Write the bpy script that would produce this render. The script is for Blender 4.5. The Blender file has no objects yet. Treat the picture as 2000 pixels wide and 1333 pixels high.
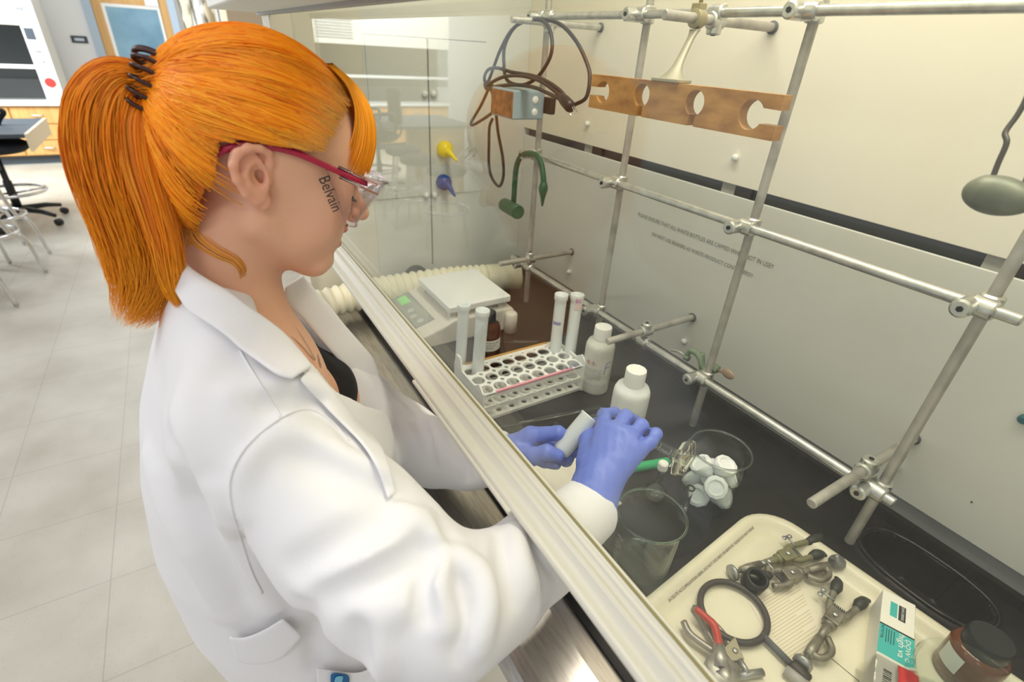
import bpy, bmesh, math, random
import numpy as np
from mathutils import Vector, Matrix
random.seed(7); RNG = np.random.default_rng(7)
C = bpy.context.scene.collection
sc = bpy.context.scene
PI = math.pi
# ---------------------------------------------------------------- camera
EYE = np.array([0.0, 0.0, 1.536])
RT = np.array([[0.514952296480119, 0.8554543305925114, 0.05497290805814131],
               [0.4548552659430734, -0.21832343486853414, -0.8633895788293142],
               [-0.7265884800860161, 0.46960916308960826, -0.5015340612047906]])
FPX = 983.768
cd = bpy.data.cameras.new('camera'); cam = bpy.data.objects.new('camera', cd); C.objects.link(cam)
cd.sensor_width = 36.0; cd.lens = 36.0*FPX/2000.0; cd.clip_start = 0.02; cd.clip_end = 100
m = Matrix.Identity(4)
for i in range(3):
    m[i][0] = RT[0][i]; m[i][1] = -RT[1][i]; m[i][2] = -RT[2][i]; m[i][3] = EYE[i]
cam.matrix_world = m
cd.dof.use_dof = True; cd.dof.focus_distance = 0.72; cd.dof.aperture_fstop = 5.0
sc.camera = cam
sc.view_settings.view_transform = 'Standard'; sc.view_settings.look = 'None'
sc.view_settings.gamma = 1.0; sc.view_settings.use_curve_mapping = False
sc.view_settings.exposure = 0.0
sc.cycles.max_bounces = 14; sc.cycles.transmission_bounces = 12; sc.cycles.transparent_max_bounces = 24
sc.cycles.glossy_bounces = 5; sc.cycles.diffuse_bounces = 4
sc.cycles.caustics_refractive = False; sc.cycles.caustics_reflective = False
sc.cycles.use_denoising = True
sc.cycles.sample_clamp_indirect = 6.0
# ---------------------------------------------------------------- world and lights
w = bpy.data.worlds.new('lab'); sc.world = w; w.use_nodes = True
bg = w.node_tree.nodes['Background']; bg.inputs[0].default_value = (0.97, 0.98, 1.0, 1); bg.inputs[1].default_value = 0.66
def area(name, loc, target, sx, sy, power, col=(1, 1, 1)):
    d = bpy.data.lights.new(name, 'AREA'); d.shape = 'RECTANGLE'; d.size = sx; d.size_y = sy; d.energy = power; d.color = col
    o = bpy.data.objects.new(name, d); C.objects.link(o); o.location = loc
    o.rotation_euler = (Vector(target)-Vector(loc)).to_track_quat('-Z', 'Y').to_euler(); return o
area('ceiling_lamp', (-1.3, -1.1, 2.85), (-1.3, -1.1, 0), 0.6, 1.2, 15, (1, .985, .96))
area('ceiling_lamp', (0.9, -1.1, 2.85), (0.9, -1.1, 0), 0.6, 1.2, 15, (1, .985, .96))
area('ceiling_lamp', (-3.9, -1.1, 2.85), (-3.9, -1.1, 0), 0.6, 1.2, 14, (.97, .985, 1))
area('ceiling_lamp', (-6.6, -1.1, 2.85), (-6.6, -1.1, 0), 0.6, 1.2, 26, (.93, .97, 1))
area('window_daylight', (-6.5, -3.0, 2.6), (-9.4, -.5, 1.1), 2.0, 1.2, 240, (.86, .94, 1))
area('hood_lamp', (-0.35, 0.52, 2.12), (-0.35, 0.56, 0), 1.1, 0.16, 9.0, (1, .93, .80))
# ---------------------------------------------------------------- helpers
def up(px, py, ax, v):
    """point of the line of sight (px,py) lying on the plane axis=v (world units)"""
    d = RT.T @ np.array([(px-1000)/FPX, (py-666.5)/FPX, 1.0])
    return EYE + d*((v-EYE[ax])/d[ax])
def uq(px, py, q):
    return EYE + (RT.T @ np.array([(px-1000)/FPX, (py-666.5)/FPX, 1.0]))*q
def link(name, me, mat=None, parent=None, smooth=True):
    o = bpy.data.objects.new(name, me); C.objects.link(o)
    if mat is not None: me.materials.append(mat)
    if smooth: me.polygons.foreach_set('use_smooth', [True]*len(me.polygons))
    if parent is not None:
        o.parent = parent
        o.matrix_parent_inverse = Matrix.Translation(parent.location).inverted() if parent.rotation_euler[2] == 0 else parent.matrix_basis.inverted()
    return o
def tag(o, label=None, cat=None, group=None, kind=None):
    if label: o['label'] = label
    if cat: o['category'] = cat
    if group: o['group'] = group
    if kind: o['kind'] = kind
    return o
def thing(name, label, cat, loc=(0, 0, 0), group=None):
    o = bpy.data.objects.new(name, None); C.objects.link(o); o.location = loc; o.empty_display_size = .02
    return tag(o, label, cat, group)
class MB:
    def __init__(s): s.v = []; s.f = []
    def add(s, V, F):
        n = len(s.v); s.v += [tuple(float(c) for c in p) for p in V]; s.f += [tuple(int(i)+n for i in f) for f in F]; return s
    def box(s, a, b):
        x0, y0, z0 = a; x1, y1, z1 = b
        return s.add([(x0,y0,z0),(x1,y0,z0),(x1,y1,z0),(x0,y1,z0),(x0,y0,z1),(x1,y0,z1),(x1,y1,z1),(x0,y1,z1)],
                     [(0,3,2,1),(4,5,6,7),(0,1,5,4),(1,2,6,5),(2,3,7,6),(3,0,4,7)])
    def obox(s, c, ax, ay, az):
        c, ax, ay, az = map(lambda q: np.array(q, float), (c, ax, ay, az))
        P = [c+i*ax+j*ay+k*az for k in (-1, 1) for i, j in ((-1,-1),(1,-1),(1,1),(-1,1))]
        return s.add(P, [(0,3,2,1),(4,5,6,7),(0,1,5,4),(1,2,6,5),(2,3,7,6),(3,0,4,7)])
    def tube(s, pts, r, n=12, closed=False, cap=True):
        P = np.array(pts, float); m = len(P); r = np.broadcast_to(np.array(r, float), (m,)) if np.ndim(r) <= 1 else r
        T = np.zeros_like(P)
        if closed: T = np.roll(P, -1, 0)-np.roll(P, 1, 0)
        else: T[1:-1] = P[2:]-P[:-2]; T[0] = P[1]-P[0]; T[-1] = P[-1]-P[-2]
        T /= np.linalg.norm(T, axis=1)[:, None]+1e-12
        a = np.array([0, 0, 1.0]) if abs(T[0][2]) < .9 else np.array([1.0, 0, 0])
        N = np.cross(T[0], a); N /= np.linalg.norm(N); V = []; ang = np.linspace(0, 2*PI, n, endpoint=False)
        for i in range(m):
            N = N-T[i]*(N@T[i]); N /= np.linalg.norm(N); B = np.cross(T[i], N)
            for t in ang: V.append(P[i]+r[i]*(math.cos(t)*N+math.sin(t)*B))
        F = []; k = m if closed else m-1
        for i in range(k):
            j = (i+1) % m
            for q in range(n): F.append((i*n+q, i*n+(q+1) % n, j*n+(q+1) % n, j*n+q))
        if cap and not closed: F.append(tuple(range(n))[::-1]); F.append(tuple((m-1)*n+q for q in range(n)))
        return s.add(V, F)
    def lathe(s, prof, c=(0, 0, 0), axis=(0, 0, 1), n=32, flute=None):
        ax = np.array(axis, float); ax /= np.linalg.norm(ax); a = np.array([1.0, 0, 0]) if abs(ax[0]) < .9 else np.array([0, 1.0, 0])
        u = np.cross(ax, a); u /= np.linalg.norm(u); w_ = np.cross(ax, u); c = np.array(c, float); V = []; F = []
        for (r, h) in prof:
            for q in range(n):
                t = 2*PI*q/n; rr = r*(1+(flute if (flute and q % 2) else 0)); V.append(c+ax*h+rr*(math.cos(t)*u+math.sin(t)*w_))
        for i in range(len(prof)-1):
            for q in range(n): F.append((i*n+q, i*n+(q+1) % n, (i+1)*n+(q+1) % n, (i+1)*n+q))
        if prof[0][0] > 1e-5: F.append(tuple(range(n))[::-1])
        if prof[-1][0] > 1e-5: F.append(tuple((len(prof)-1)*n+q for q in range(n)))
        return s.add(V, F)
    def prism(s, poly, o, u, v, w_):
        """polygon poly in (u,v), extruded by vector w_"""
        o, u, v, w_ = map(lambda q: np.array(q, float), (o, u, v, w_)); n = len(poly)
        A = [o+a*u+b*v for a, b in poly]; V = A+[p+w_ for p in A]
        F = [tuple(range(n)), tuple(range(n, 2*n))[::-1]]+[(i, n+i, n+(i+1) % n, (i+1) % n) for i in range(n)]
        return s.add(V, F)
    def grid(s, G, thick=0.0, closed=False):
        G = np.array(G, float); m, n, _ = G.shape
        F = [(i*n+j, i*n+j+1, (i+1)*n+j+1, (i+1)*n+j) for i in range(m-1) for j in range(n-1)]
        return s.add(G.reshape(-1, 3), F)
    def ball(s, c, r, n=16, sq=(1, 1, 1)):
        prof = [(max(1e-6, math.sin(t)), -math.cos(t)) for t in np.linspace(0, PI, n)]
        M = MB().lathe(prof, n=2*n); V = [(c[0]+r*sq[0]*p[0], c[1]+r*sq[1]*p[1], c[2]+r*sq[2]*p[2]) for p in M.v]; return s.add(V, M.f)
    def build(s, name, mat=None, parent=None, smooth=False, bevel=0, seg=2, sub=0, solid=0, offset=-1, auto=None):
        me = bpy.data.meshes.new(name); me.from_pydata(s.v, [], s.f); me.validate()
        bm = bmesh.new(); bm.from_mesh(me); bmesh.ops.remove_doubles(bm, verts=bm.verts, dist=1e-6)
        bmesh.ops.recalc_face_normals(bm, faces=bm.faces)
        if auto is not None:
            for e in bm.edges: e.smooth = (len(e.link_faces) == 2 and e.calc_face_angle(0) < auto)
        bm.to_mesh(me); bm.free()
        o = link(name, me, mat, parent, smooth or auto is not None or bool(bevel))
        if solid: md = o.modifiers.new('s', 'SOLIDIFY'); md.thickness = solid; md.offset = offset
        if bevel:
            md = o.modifiers.new('b', 'BEVEL'); md.width = bevel; md.segments = seg; md.limit_method = 'ANGLE'; md.angle_limit = .6; md.harden_normals = True
        if sub: md = o.modifiers.new('u', 'SUBSURF'); md.levels = sub; md.render_levels = sub
        return o
def spline(pts, n=8, closed=False):
    P = np.array(pts, float); m = len(P); out = []
    rng = range(m if closed else m-1)
    for i in rng:
        p0 = P[(i-1) % m] if (closed or i > 0) else 2*P[0]-P[1]
        p1 = P[i]; p2 = P[(i+1) % m]; p3 = P[(i+2) % m] if (closed or i+2 < m) else 2*P[-1]-P[-2]
        for t in np.linspace(0, 1, n, endpoint=False):
            out.append(.5*((2*p1)+(-p0+p2)*t+(2*p0-5*p1+4*p2-p3)*t*t+(-p0+3*p1-3*p2+p3)*t**3))
    if not closed: out.append(P[-1])
    return np.array(out)
def text(name, s, o, u, v, size, mat, parent, thick=.0003, align='LEFT', shear=0):
    cu = bpy.data.curves.new(name, 'FONT'); cu.body = s; cu.size = size; cu.align_x = align; cu.extrude = thick; cu.resolution_u = 2; cu.shear = shear
    t = bpy.data.objects.new('tmp', cu); C.objects.link(t)
    me = bpy.data.meshes.new_from_object(t.evaluated_get(bpy.context.evaluated_depsgraph_get())); bpy.data.objects.remove(t)
    u = np.array(u, float); u /= np.linalg.norm(u); v = np.array(v, float); v -= u*(u@v); v /= np.linalg.norm(v); n = np.cross(u, v)
    co = np.zeros(len(me.vertices)*3); me.vertices.foreach_get('co', co); co = co.reshape(-1, 3)
    W = np.array(o)+co[:, :1]*u+co[:, 1:2]*v+co[:, 2:3]*n; me.vertices.foreach_set('co', W.ravel()); me.update()
    me.materials.clear(); return link(name, me, mat, parent, False)
# ---------------------------------------------------------------- materials
def lin(c):
    return tuple(((x/12.92) if x <= .04045 else ((x+.055)/1.055)**2.4) for x in c)
def mat(name, col, rough=.5, metal=0, **k):
    m = bpy.data.materials.new(name); m.use_nodes = True; nt = m.node_tree; b = nt.nodes['Principled BSDF']
    c = lin([x/255 for x in col]); b.inputs['Base Color'].default_value = (*c, 1); b.inputs['Roughness'].default_value = rough; b.inputs['Metallic'].default_value = metal
    for key, v in (('trans', 'Transmission Weight'), ('ior', 'IOR'), ('coat', 'Coat Weight'), ('sheen', 'Sheen Weight'), ('sss', 'Subsurface Weight'), ('spec', 'Specular IOR Level'), ('alpha', 'Alpha'), ('aniso', 'Anisotropic')):
        if key in k: b.inputs[v].default_value = k[key]
    if 'sss' in k: b.inputs['Subsurface Radius'].default_value = k.get('sssr', (.012, .005, .003)); b.inputs['Subsurface Scale'].default_value = 1
    if 'emit' in k: b.inputs['Emission Color'].default_value = (*c, 1); b.inputs['Emission Strength'].default_value = k['emit']
    def tc():
        t = nt.nodes.new('ShaderNodeTexCoord'); mp = nt.nodes.new('ShaderNodeMapping'); nt.links.new(t.outputs['Object'], mp.inputs[0]); mp.inputs['Scale'].default_value = k.get('stretch', (1, 1, 1)); return mp.outputs[0]
    if 'var' in k:   # (colour2, scale, contrast lo, hi)
        c2, s_, lo, hi = k['var']; n = nt.nodes.new('ShaderNodeTexNoise'); n.inputs['Scale'].default_value = s_; n.inputs['Detail'].default_value = 6; nt.links.new(tc(), n.inputs[0])
        r = nt.nodes.new('ShaderNodeValToRGB'); r.color_ramp.elements[0].position = lo; r.color_ramp.elements[1].position = hi
        r.color_ramp.elements[0].color = (*c, 1); r.color_ramp.elements[1].color = (*lin([x/255 for x in c2]), 1)
        nt.links.new(n.outputs[0], r.inputs[0]); nt.links.new(r.outputs[0], b.inputs['Base Color'])
    if 'bump' in k:  # (scale, strength, distance)
        s_, st, di = k['bump']; n = nt.nodes.new('ShaderNodeTexNoise'); n.inputs['Scale'].default_value = s_; n.inputs['Detail'].default_value = 5; nt.links.new(tc(), n.inputs[0])
        bp = nt.nodes.new('ShaderNodeBump'); bp.inputs['Strength'].default_value = st; bp.inputs['Distance'].default_value = di
        nt.links.new(n.outputs[0], bp.inputs['Height']); nt.links.new(bp.outputs[0], b.inputs['Normal'])
    return m
def glassmat(name, col=(255, 255, 255), ior=1.47, rough=0.0):
    m = mat(name, col, rough, 0, trans=1.0, ior=ior); return m
M = dict(
 baffle=mat('baffle_white', (226, 225, 218), .22, var=((220, 218, 208), 3, .4, .7), bump=(14, .04, .004)),
 baffle_up=mat('baffle_cream', (243, 236, 220), .25, var=((238, 229, 208), 2.5, .4, .7), bump=(10, .04, .004)),
 panel=mat('panel_white', (226, 226, 218), .3), post=mat('post_cream', (232, 226, 208), .35), seam=mat('seam_grey', (150, 148, 140), .6),
 gap=mat('gap_grey', (96, 98, 100), .6), gapshade=mat('gap_shade', (62, 56, 54), .6), gaplight=mat('spacer_grey', (165, 163, 156), .5),
 strip=mat('strip_grey', (150, 151, 152), .4),
 epoxy=mat('epoxy_black', (20, 20, 21), .4, var=((28, 27, 27), 40, .45, .6), bump=(160, .06, .001), spec=.3),
 epoxyg=mat('epoxy_gloss', (14, 14, 15), .16),
 alu=mat('satin_aluminium', (214, 214, 210), .3, .85, var=((190, 190, 186), 60, .4, .7)),
 aluold=mat('weathered_aluminium', (196, 192, 184), .5, .55, var=((160, 156, 150), 28, .42, .72), bump=(90, .15, .0006)),
 steel=mat('steel_sill', (190, 186, 180), .28, .9, var=((170, 164, 158), 30, .4, .7), stretch=(1, 8, 8), bump=(120, .06, .0006)),
 hole=mat('dark_hole', (20, 20, 20), .6),
 rail=mat('rail_beige', (212, 209, 197), .3), gasket=mat('gasket_olive', (128, 116, 62), .45),
 sash=glassmat('sash_glass', (250, 252, 250), 1.5), white=mat('gloss_white', (240, 240, 236), .3), offw=mat('painted_white', (238, 238, 232), .5),
 glass=glassmat('lab_glass'), glassg=glassmat('lab_glass_rim', (205, 235, 218)),
)
def thin_glass(name, col=(255, 255, 255), ior=1.45, rough=0.0):
    """thin clear sheet: see-through with a Fresnel reflection"""
    m = bpy.data.materials.new(name); m.use_nodes = True; nt = m.node_tree; nt.nodes.remove(nt.nodes['Principled BSDF']); o = nt.nodes['Material Output']
    t = nt.nodes.new('ShaderNodeBsdfTransparent'); t.inputs[0].default_value = (*lin([x/255 for x in col]), 1)
    g = nt.nodes.new('ShaderNodeBsdfGlossy'); g.inputs['Roughness'].default_value = rough; f = nt.nodes.new('ShaderNodeFresnel'); ge = nt.nodes.new('ShaderNodeNewGeometry'); mr = nt.nodes.new('ShaderNodeMapRange'); mr.inputs[3].default_value = ior; mr.inputs[4].default_value = 1/ior; nt.links.new(ge.outputs['Backfacing'], mr.inputs[0]); nt.links.new(mr.outputs[0], f.inputs[0])
    x = nt.nodes.new('ShaderNodeMixShader'); nt.links.new(f.outputs[0], x.inputs[0]); nt.links.new(t.outputs[0], x.inputs[1]); nt.links.new(g.outputs[0], x.inputs[2]); nt.links.new(x.outputs[0], o.inputs[0]); return m
M['sash'] = thin_glass('sash_glass', (252, 254, 252), 1.45); M['thin'] = thin_glass('thin_labglass', (250, 253, 251), 1.36)
# ---------------------------------------------------------------- implicit sculpting
def smin(a, b, k): h = np.maximum(k-np.abs(a-b), 0)/k; return np.minimum(a, b)-h*h*k*.25
def smax(a, b, k): return -smin(-a, -b, k)
def sph(P, c, r): return np.sqrt((P[0]-c[0])**2+(P[1]-c[1])**2+(P[2]-c[2])**2)-r
def ellips(P, c, r, Rm=None):
    x, y, z = P[0]-c[0], P[1]-c[1], P[2]-c[2]
    if Rm is not None: x, y, z = (Rm[0][0]*x+Rm[0][1]*y+Rm[0][2]*z, Rm[1][0]*x+Rm[1][1]*y+Rm[1][2]*z, Rm[2][0]*x+Rm[2][1]*y+Rm[2][2]*z)
    k0 = np.sqrt((x/r[0])**2+(y/r[1])**2+(z/r[2])**2); k1 = np.sqrt((x/r[0]**2)**2+(y/r[1]**2)**2+(z/r[2]**2)**2)+1e-9
    return k0*(k0-1)/k1
def cone(P, a, b, r1, r2):
    a = np.array(a, float); b = np.array(b, float); d = b-a; L = d@d
    t = np.clip(((P[0]-a[0])*d[0]+(P[1]-a[1])*d[1]+(P[2]-a[2])*d[2])/L, 0, 1).astype(np.float32)
    return np.sqrt((P[0]-a[0]-t*d[0])**2+(P[1]-a[1]-t*d[1])**2+(P[2]-a[2]-t*d[2])**2)-(r1+(r2-r1)*t)
def chain(P, pts, rs, k=.004):
    o = None
    for i in range(len(pts)-1):
        c = cone(P, pts[i], pts[i+1], rs[i], rs[i+1]); o = c if o is None else smin(o, c, k)
    return o
def plane(P, o, n):
    n = np.array(n, float); n /= np.linalg.norm(n); return (P[0]-o[0])*n[0]+(P[1]-o[1])*n[1]+(P[2]-o[2])*n[2]
def axis_lin(segs):
    out = [segs[0][0]]
    for a, b, h in segs: n = max(1, int(round((b-a)/h))); out += list(np.linspace(a, b, n+1)[1:])
    return np.array(out, np.float32)
def netmesh(name, fn, xs, ys, zs, mat_, parent, relax=1):
    X, Y, Z = np.meshgrid(xs, ys, zs, indexing='ij'); V = fn((X, Y, Z)).astype(np.float32)
    nx, ny, nz = V.shape; S = V < 0
    cs = np.zeros((nx-1, ny-1, nz-1), np.int8)
    for i in (0, 1):
        for j in (0, 1):
            for k in (0, 1): cs += S[i:nx-1+i, j:ny-1+j, k:nz-1+k]
    act = (cs > 0) & (cs < 8); I, J, K = np.nonzero(act); n = len(I)
    idx = -np.ones(act.shape, np.int64); idx[act] = np.arange(n)
    acc = np.zeros((n, 3)); cnt = np.zeros(n)
    for a in range(3):
        for p in (0, 1):
            for q in (0, 1):
                o0 = [0, 0, 0]; o1 = [0, 0, 0]; oth = [b for b in range(3) if b != a]
                o0[oth[0]] = o1[oth[0]] = p; o0[oth[1]] = o1[oth[1]] = q; o1[a] = 1
                A = (I+o0[0], J+o0[1], K+o0[2]); B = (I+o1[0], J+o1[1], K+o1[2]); v0 = V[A]; v1 = V[B]; cr = (v0 < 0) != (v1 < 0)
                t = np.where(cr, v0/(v0-v1+1e-12), 0)
                pa = np.stack([xs[A[0]], ys[A[1]], zs[A[2]]], 1); pb = np.stack([xs[B[0]], ys[B[1]], zs[B[2]]], 1)
                acc += np.where(cr[:, None], pa+(pb-pa)*t[:, None], 0); cnt += cr
    P = acc/cnt[:, None]; F = []
    for a in range(3):
        b, c = (a+1) % 3, (a+2) % 3
        sl0 = [slice(None)]*3; sl1 = [slice(None)]*3; sl0[a] = slice(0, -1); sl1[a] = slice(1, None)
        s0 = S[tuple(sl0)]; s1 = S[tuple(sl1)]; E = np.array(np.nonzero(s0 != s1))
        lim = V.shape; ok = (E[b] > 0) & (E[c] > 0) & (E[b] < lim[b]-1) & (E[c] < lim[c]-1); E = E[:, ok]; ins = s0[tuple(E)]
        def cell(db, dc):
            q = E.copy(); q[b] -= db; q[c] -= dc; return idx[tuple(q)]
        Q = np.stack([cell(0, 0), cell(1, 0), cell(1, 1), cell(0, 1)], 1); Q[~ins] = Q[~ins][:, ::-1]; F.append(Q)
    F = np.concatenate(F); F = F[(F >= 0).all(1)]
    for _ in range(relax):
        s_ = np.zeros_like(P); c_ = np.zeros(len(P))
        for i in range(4):
            u_, v_ = F[:, i], F[:, (i+1) % 4]; np.add.at(s_, u_, P[v_]); np.add.at(s_, v_, P[u_]); np.add.at(c_, u_, 1); np.add.at(c_, v_, 1)
        P = .5*P+.5*s_/np.maximum(c_, 1)[:, None]
    me = bpy.data.meshes.new(name); me.vertices.add(len(P)); me.vertices.foreach_set('co', P.ravel().astype(np.float32))
    me.loops.add(F.size); me.loops.foreach_set('vertex_index', F.ravel().astype(np.int32))
    me.polygons.add(len(F)); me.polygons.foreach_set('loop_start', (np.arange(len(F))*4).astype(np.int32)); me.update(calc_edges=True); me.validate()
    return link(name, me, mat_, parent, True)
def march_many(fn, pix, t0=.25, t1=1.6, off=0.0):
    """first points of a surface met along lines of sight"""
    pix = np.array(pix, float); D = np.stack([(pix[:, 0]-1000)/FPX, (pix[:, 1]-666.5)/FPX, np.ones(len(pix))], 1) @ RT
    D /= np.linalg.norm(D, axis=1)[:, None]; t = np.full(len(pix), t0)
    for _ in range(140):
        p = EYE+D*t[:, None]; v = np.asarray(fn((p[:, 0], p[:, 1], p[:, 2])))-off
        t = np.where((v < 3e-4) | (t > t1), t, t+np.maximum(v*.7, 4e-4))
    return EYE+D*t[:, None]
def march(fn, px, py, t0=.25, t1=1.6, off=0.0): return march_many(fn, [(px, py)], t0, t1, off)[0]
def gradn(fn, p, e=3e-3):
    g = np.stack([fn((p[:, 0]+e*(a == 0), p[:, 1]+e*(a == 1), p[:, 2]+e*(a == 2)))-fn((p[:, 0]-e*(a == 0), p[:, 1]-e*(a == 1), p[:, 2]-e*(a == 2))) for a in range(3)], 1)
    return g/(np.linalg.norm(g, axis=1)[:, None]+1e-9)
# ---------------------------------------------------------------- room
ZB = 0.92                                   # worktop height
XL, YW = -1.29, 0.835                       # hood side wall, hood baffle
fl = mat('floor_tile', (206, 200, 188), .33)
def floor_nodes(m_):
    nt = m_.node_tree; b = nt.nodes['Principled BSDF']; L = nt.links.new; N = nt.nodes.new
    tc = N('ShaderNodeTexCoord'); mp = N('ShaderNodeMapping'); mp.inputs['Rotation'].default_value = (0, 0, 0); mp.inputs['Location'].default_value = (1.55+.61*10, .0, 0); L(tc.outputs['Object'], mp.inputs[0])
    sx = N('ShaderNodeSeparateXYZ'); L(mp.outputs[0], sx.inputs[0]); g = []
    for ch, off in (('X', 0.0), ('Y', 0.467)):
        a = N('ShaderNodeMath'); a.operation = 'ADD'; a.inputs[1].default_value = off+61*10; L(sx.outputs[ch], a.inputs[0])
        w1 = N('ShaderNodeMath'); w1.operation = 'PINGPONG'; w1.inputs[1].default_value = .1725; L(a.outputs[0], w1.inputs[0])
        c = N('ShaderNodeMath'); c.operation = 'LESS_THAN'; c.inputs[1].default_value = .0011; L(w1.outputs[0], c.inputs[0]); g.append(c)
    mx = N('ShaderNodeMath'); mx.operation = 'MAXIMUM'; L(g[0].outputs[0], mx.inputs[0]); L(g[1].outputs[0], mx.inputs[1])
    n1 = N('ShaderNodeTexNoise'); n1.inputs['Scale'].default_value = 3; n1.inputs['Detail'].default_value = 4; L(tc.outputs['Object'], n1.inputs[0])
    r1 = N('ShaderNodeValToRGB'); r1.color_ramp.elements[0].color = (*lin((.735, .71, .65)), 1); r1.color_ramp.elements[1].color = (*lin((.81, .79, .735)), 1); r1.color_ramp.elements[0].position = .35; r1.color_ramp.elements[1].position = .65; L(n1.outputs[0], r1.inputs[0])
    v = N('ShaderNodeTexVoronoi'); v.inputs['Scale'].default_value = 90; L(tc.outputs['Object'], v.inputs[0])
    sp = N('ShaderNodeMath'); sp.operation = 'LESS_THAN'; sp.inputs[1].default_value = .13; L(v.outputs['Distance'], sp.inputs[0])
    s2 = N('ShaderNodeMath'); s2.operation = 'MULTIPLY'; s2.inputs[1].default_value = .38; L(sp.outputs[0], s2.inputs[0])
    m1 = N('ShaderNodeMixRGB'); L(s2.outputs[0], m1.inputs[0]); L(r1.outputs[0], m1.inputs[1]); m1.inputs[2].default_value = (*lin((.55, .5, .45)), 1)
    m3 = N('ShaderNodeMath'); m3.operation = 'MULTIPLY'; m3.inputs[1].default_value = .5; L(mx.outputs[0], m3.inputs[0])
    m2 = N('ShaderNodeMixRGB'); L(m3.outputs[0], m2.inputs[0]); L(m1.outputs[0], m2.inputs[1]); m2.inputs[2].default_value = (*lin((.5, .47, .42)), 1)
    L(m2.outputs[0], b.inputs['Base Color'])
floor_nodes(fl)
M['floor'] = fl
def struct(name, mb, m_, **k): o = mb.build(name, m_, **k); o['kind'] = 'structure'; return o
struct('floor', MB().box((-10.2, -6, -.05), (2.2, 2.5, 0)), M['floor'])
M['wall'] = mat('lab_wall', (244, 246, 247), .7)
M['wall2'] = mat('lab_wall_tan', (206, 188, 160), .7)
M['oak'] = mat('oak_veneer', (226, 178, 112), .45, var=((205, 152, 86), 6, .3, .7), stretch=(1, 6, .5))
M['oakd'] = mat('oak_door', (222, 178, 116), .45, var=((206, 158, 96), 5, .3, .7), stretch=(6, 6, .4))
M['toe'] = mat('toe_kick', (70, 78, 86), .6); M['silver'] = mat('label_silver', (210, 222, 232), .25, .6)
struct('wall_back', MB().box((-9.5, -6, 0), (-9.4, -.655, 3.0)).box((-9.5, .215, 0), (-9.4, 2.5, 3.0)).box((-9.5, -.655, 2.2), (-9.4, .215, 3.0)), M['wall'])
struct('wall_right', MB().box((-9.4, 2.4, 0), (2.2, 2.5, 3.0)), M['wall2'])
# door at the far end
D = thing('door_1', None, None, (-9.42, -.2, 0)); D['kind'] = 'structure'
MB().box((-9.43, -.64, .01), (-9.39, .20, 2.2)).build('door_leaf', M['oakd'], D, bevel=.002)
M['dframe'] = mat('door_frame_blue', (186, 204, 222), .5)
MB().box((-9.46, -.735, 0), (-9.36, -.64, 2.28)).box((-9.46, .20, 0), (-9.36, .29, 2.28)).box((-9.46, -.64, 2.2), (-9.36, .2, 2.28)).build('door_frame', M['dframe'], D, bevel=.003)
gl = MB().box((-9.388, -.50, .55), (-9.384, .07, 1.72)).build('door_glass', mat('door_glass', (112, 150, 172), .08, var=((160, 196, 214), 1.2, .35, .65)), D)
MB().box((-9.389, -.535, .52), (-9.378, -.50, 1.755)).box((-9.389, .07, .52), (-9.378, .1, 1.755)).box((-9.389, -.5, 1.72), (-9.378, .07, 1.755)).box((-9.389, -.5, .52), (-9.378, .07, .55)).build('glass_bead', M['white'], D)
MB().box((-9.378, -.05, 1.76), (-9.372, .1, 2.0)).build('door_notice', M['wall'], D)
o = MB().box((-9.4, -.96, 1.29), (-9.39, -.79, 1.37)).build('room_sign', M['toe'], None, bevel=.002); tag(o, 'small dark rectangular name plate on the white wall left of the oak door', 'sign')
MB().box((-9.389, -.925, 1.315), (-9.387, -.825, 1.345)).build('plate_lettering', M['silver'], o)
# far cabinets with a second hood on them
K = thing('drawer_cabinet', 'oak drawer cabinet with silver pulls under the second fume hood far behind', 'cabinet', (-8.6, -2.0, 0))
MB().box((-9.0, -3.4, .10), (-8.42, -1.16, .655)).build('cabinet_body', M['oakd'], K, bevel=.003)
MB().box((-9.0, -3.4, .0), (-8.46, -1.17, .10)).build('toe_kick', M['toe'], K)
for j, y1 in enumerate((-1.18, -1.66, -2.14, -2.62)):
    for z0, z1 in ((.11, .27), (.28, .45), (.46, .64)):
        y0 = y1-.46; d = MB().box((-8.42, y0, z0), (-8.40, y1, z1)).build('drawer', M['oak'], K, bevel=.004)
        MB().tube(spline([(-8.40, (y0+y1)/2+.06-.02, (z0+z1)/2), (-8.375, (y0+y1)/2+.03, (z0+z1)/2), (-8.375, (y0+y1)/2-.03, (z0+z1)/2), (-8.40, (y0+y1)/2-.06, (z0+z1)/2)], 4), .007, 8).build('drawer_pull', M['silver'], d, smooth=True)
K = thing('background_fume_hood', 'white second fume hood with grey sash on the far oak cabinet', 'fume hood', (-8.6, -2.0, .655))
MB().box((-9.0, -3.4, .655), (-8.36, -1.12, .69)).build('worktop', M['offw'], K, bevel=.004)
MB().box((-8.95, -1.27, .69), (-8.38, -1.1, 2.4)).build('side_post', M['offw'], K, bevel=.005)
MB().box((-8.95, -3.4, 1.46), (-8.38, -1.27, 2.4)).build('header_panel', mat('header_cream', (226, 222, 208), .5), K, bevel=.005)
MB().box((-8.9, -3.4, .69), (-8.85, -1.27, 1.46)).build('back_lining', mat('lining_grey', (128, 130, 132), .5), K)
lv = MB()
for i in range(14): lv.box((-8.383, -1.9, 1.53+i*.035), (-8.372, -1.4, 1.547+i*.035))
lv.build('vent_louvre', M['strip'], K)
s = MB().box((-8.45, -3.4, .93), (-8.44, -1.28, 1.46)).build('sash_pane', glassmat('far_sash', (180, 186, 188)), K)
MB().box((-8.47, -3.4, 1.035), (-8.42, -1.27, 1.075)).build('sash_rail', M['offw'], K, bevel=.004)
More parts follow.
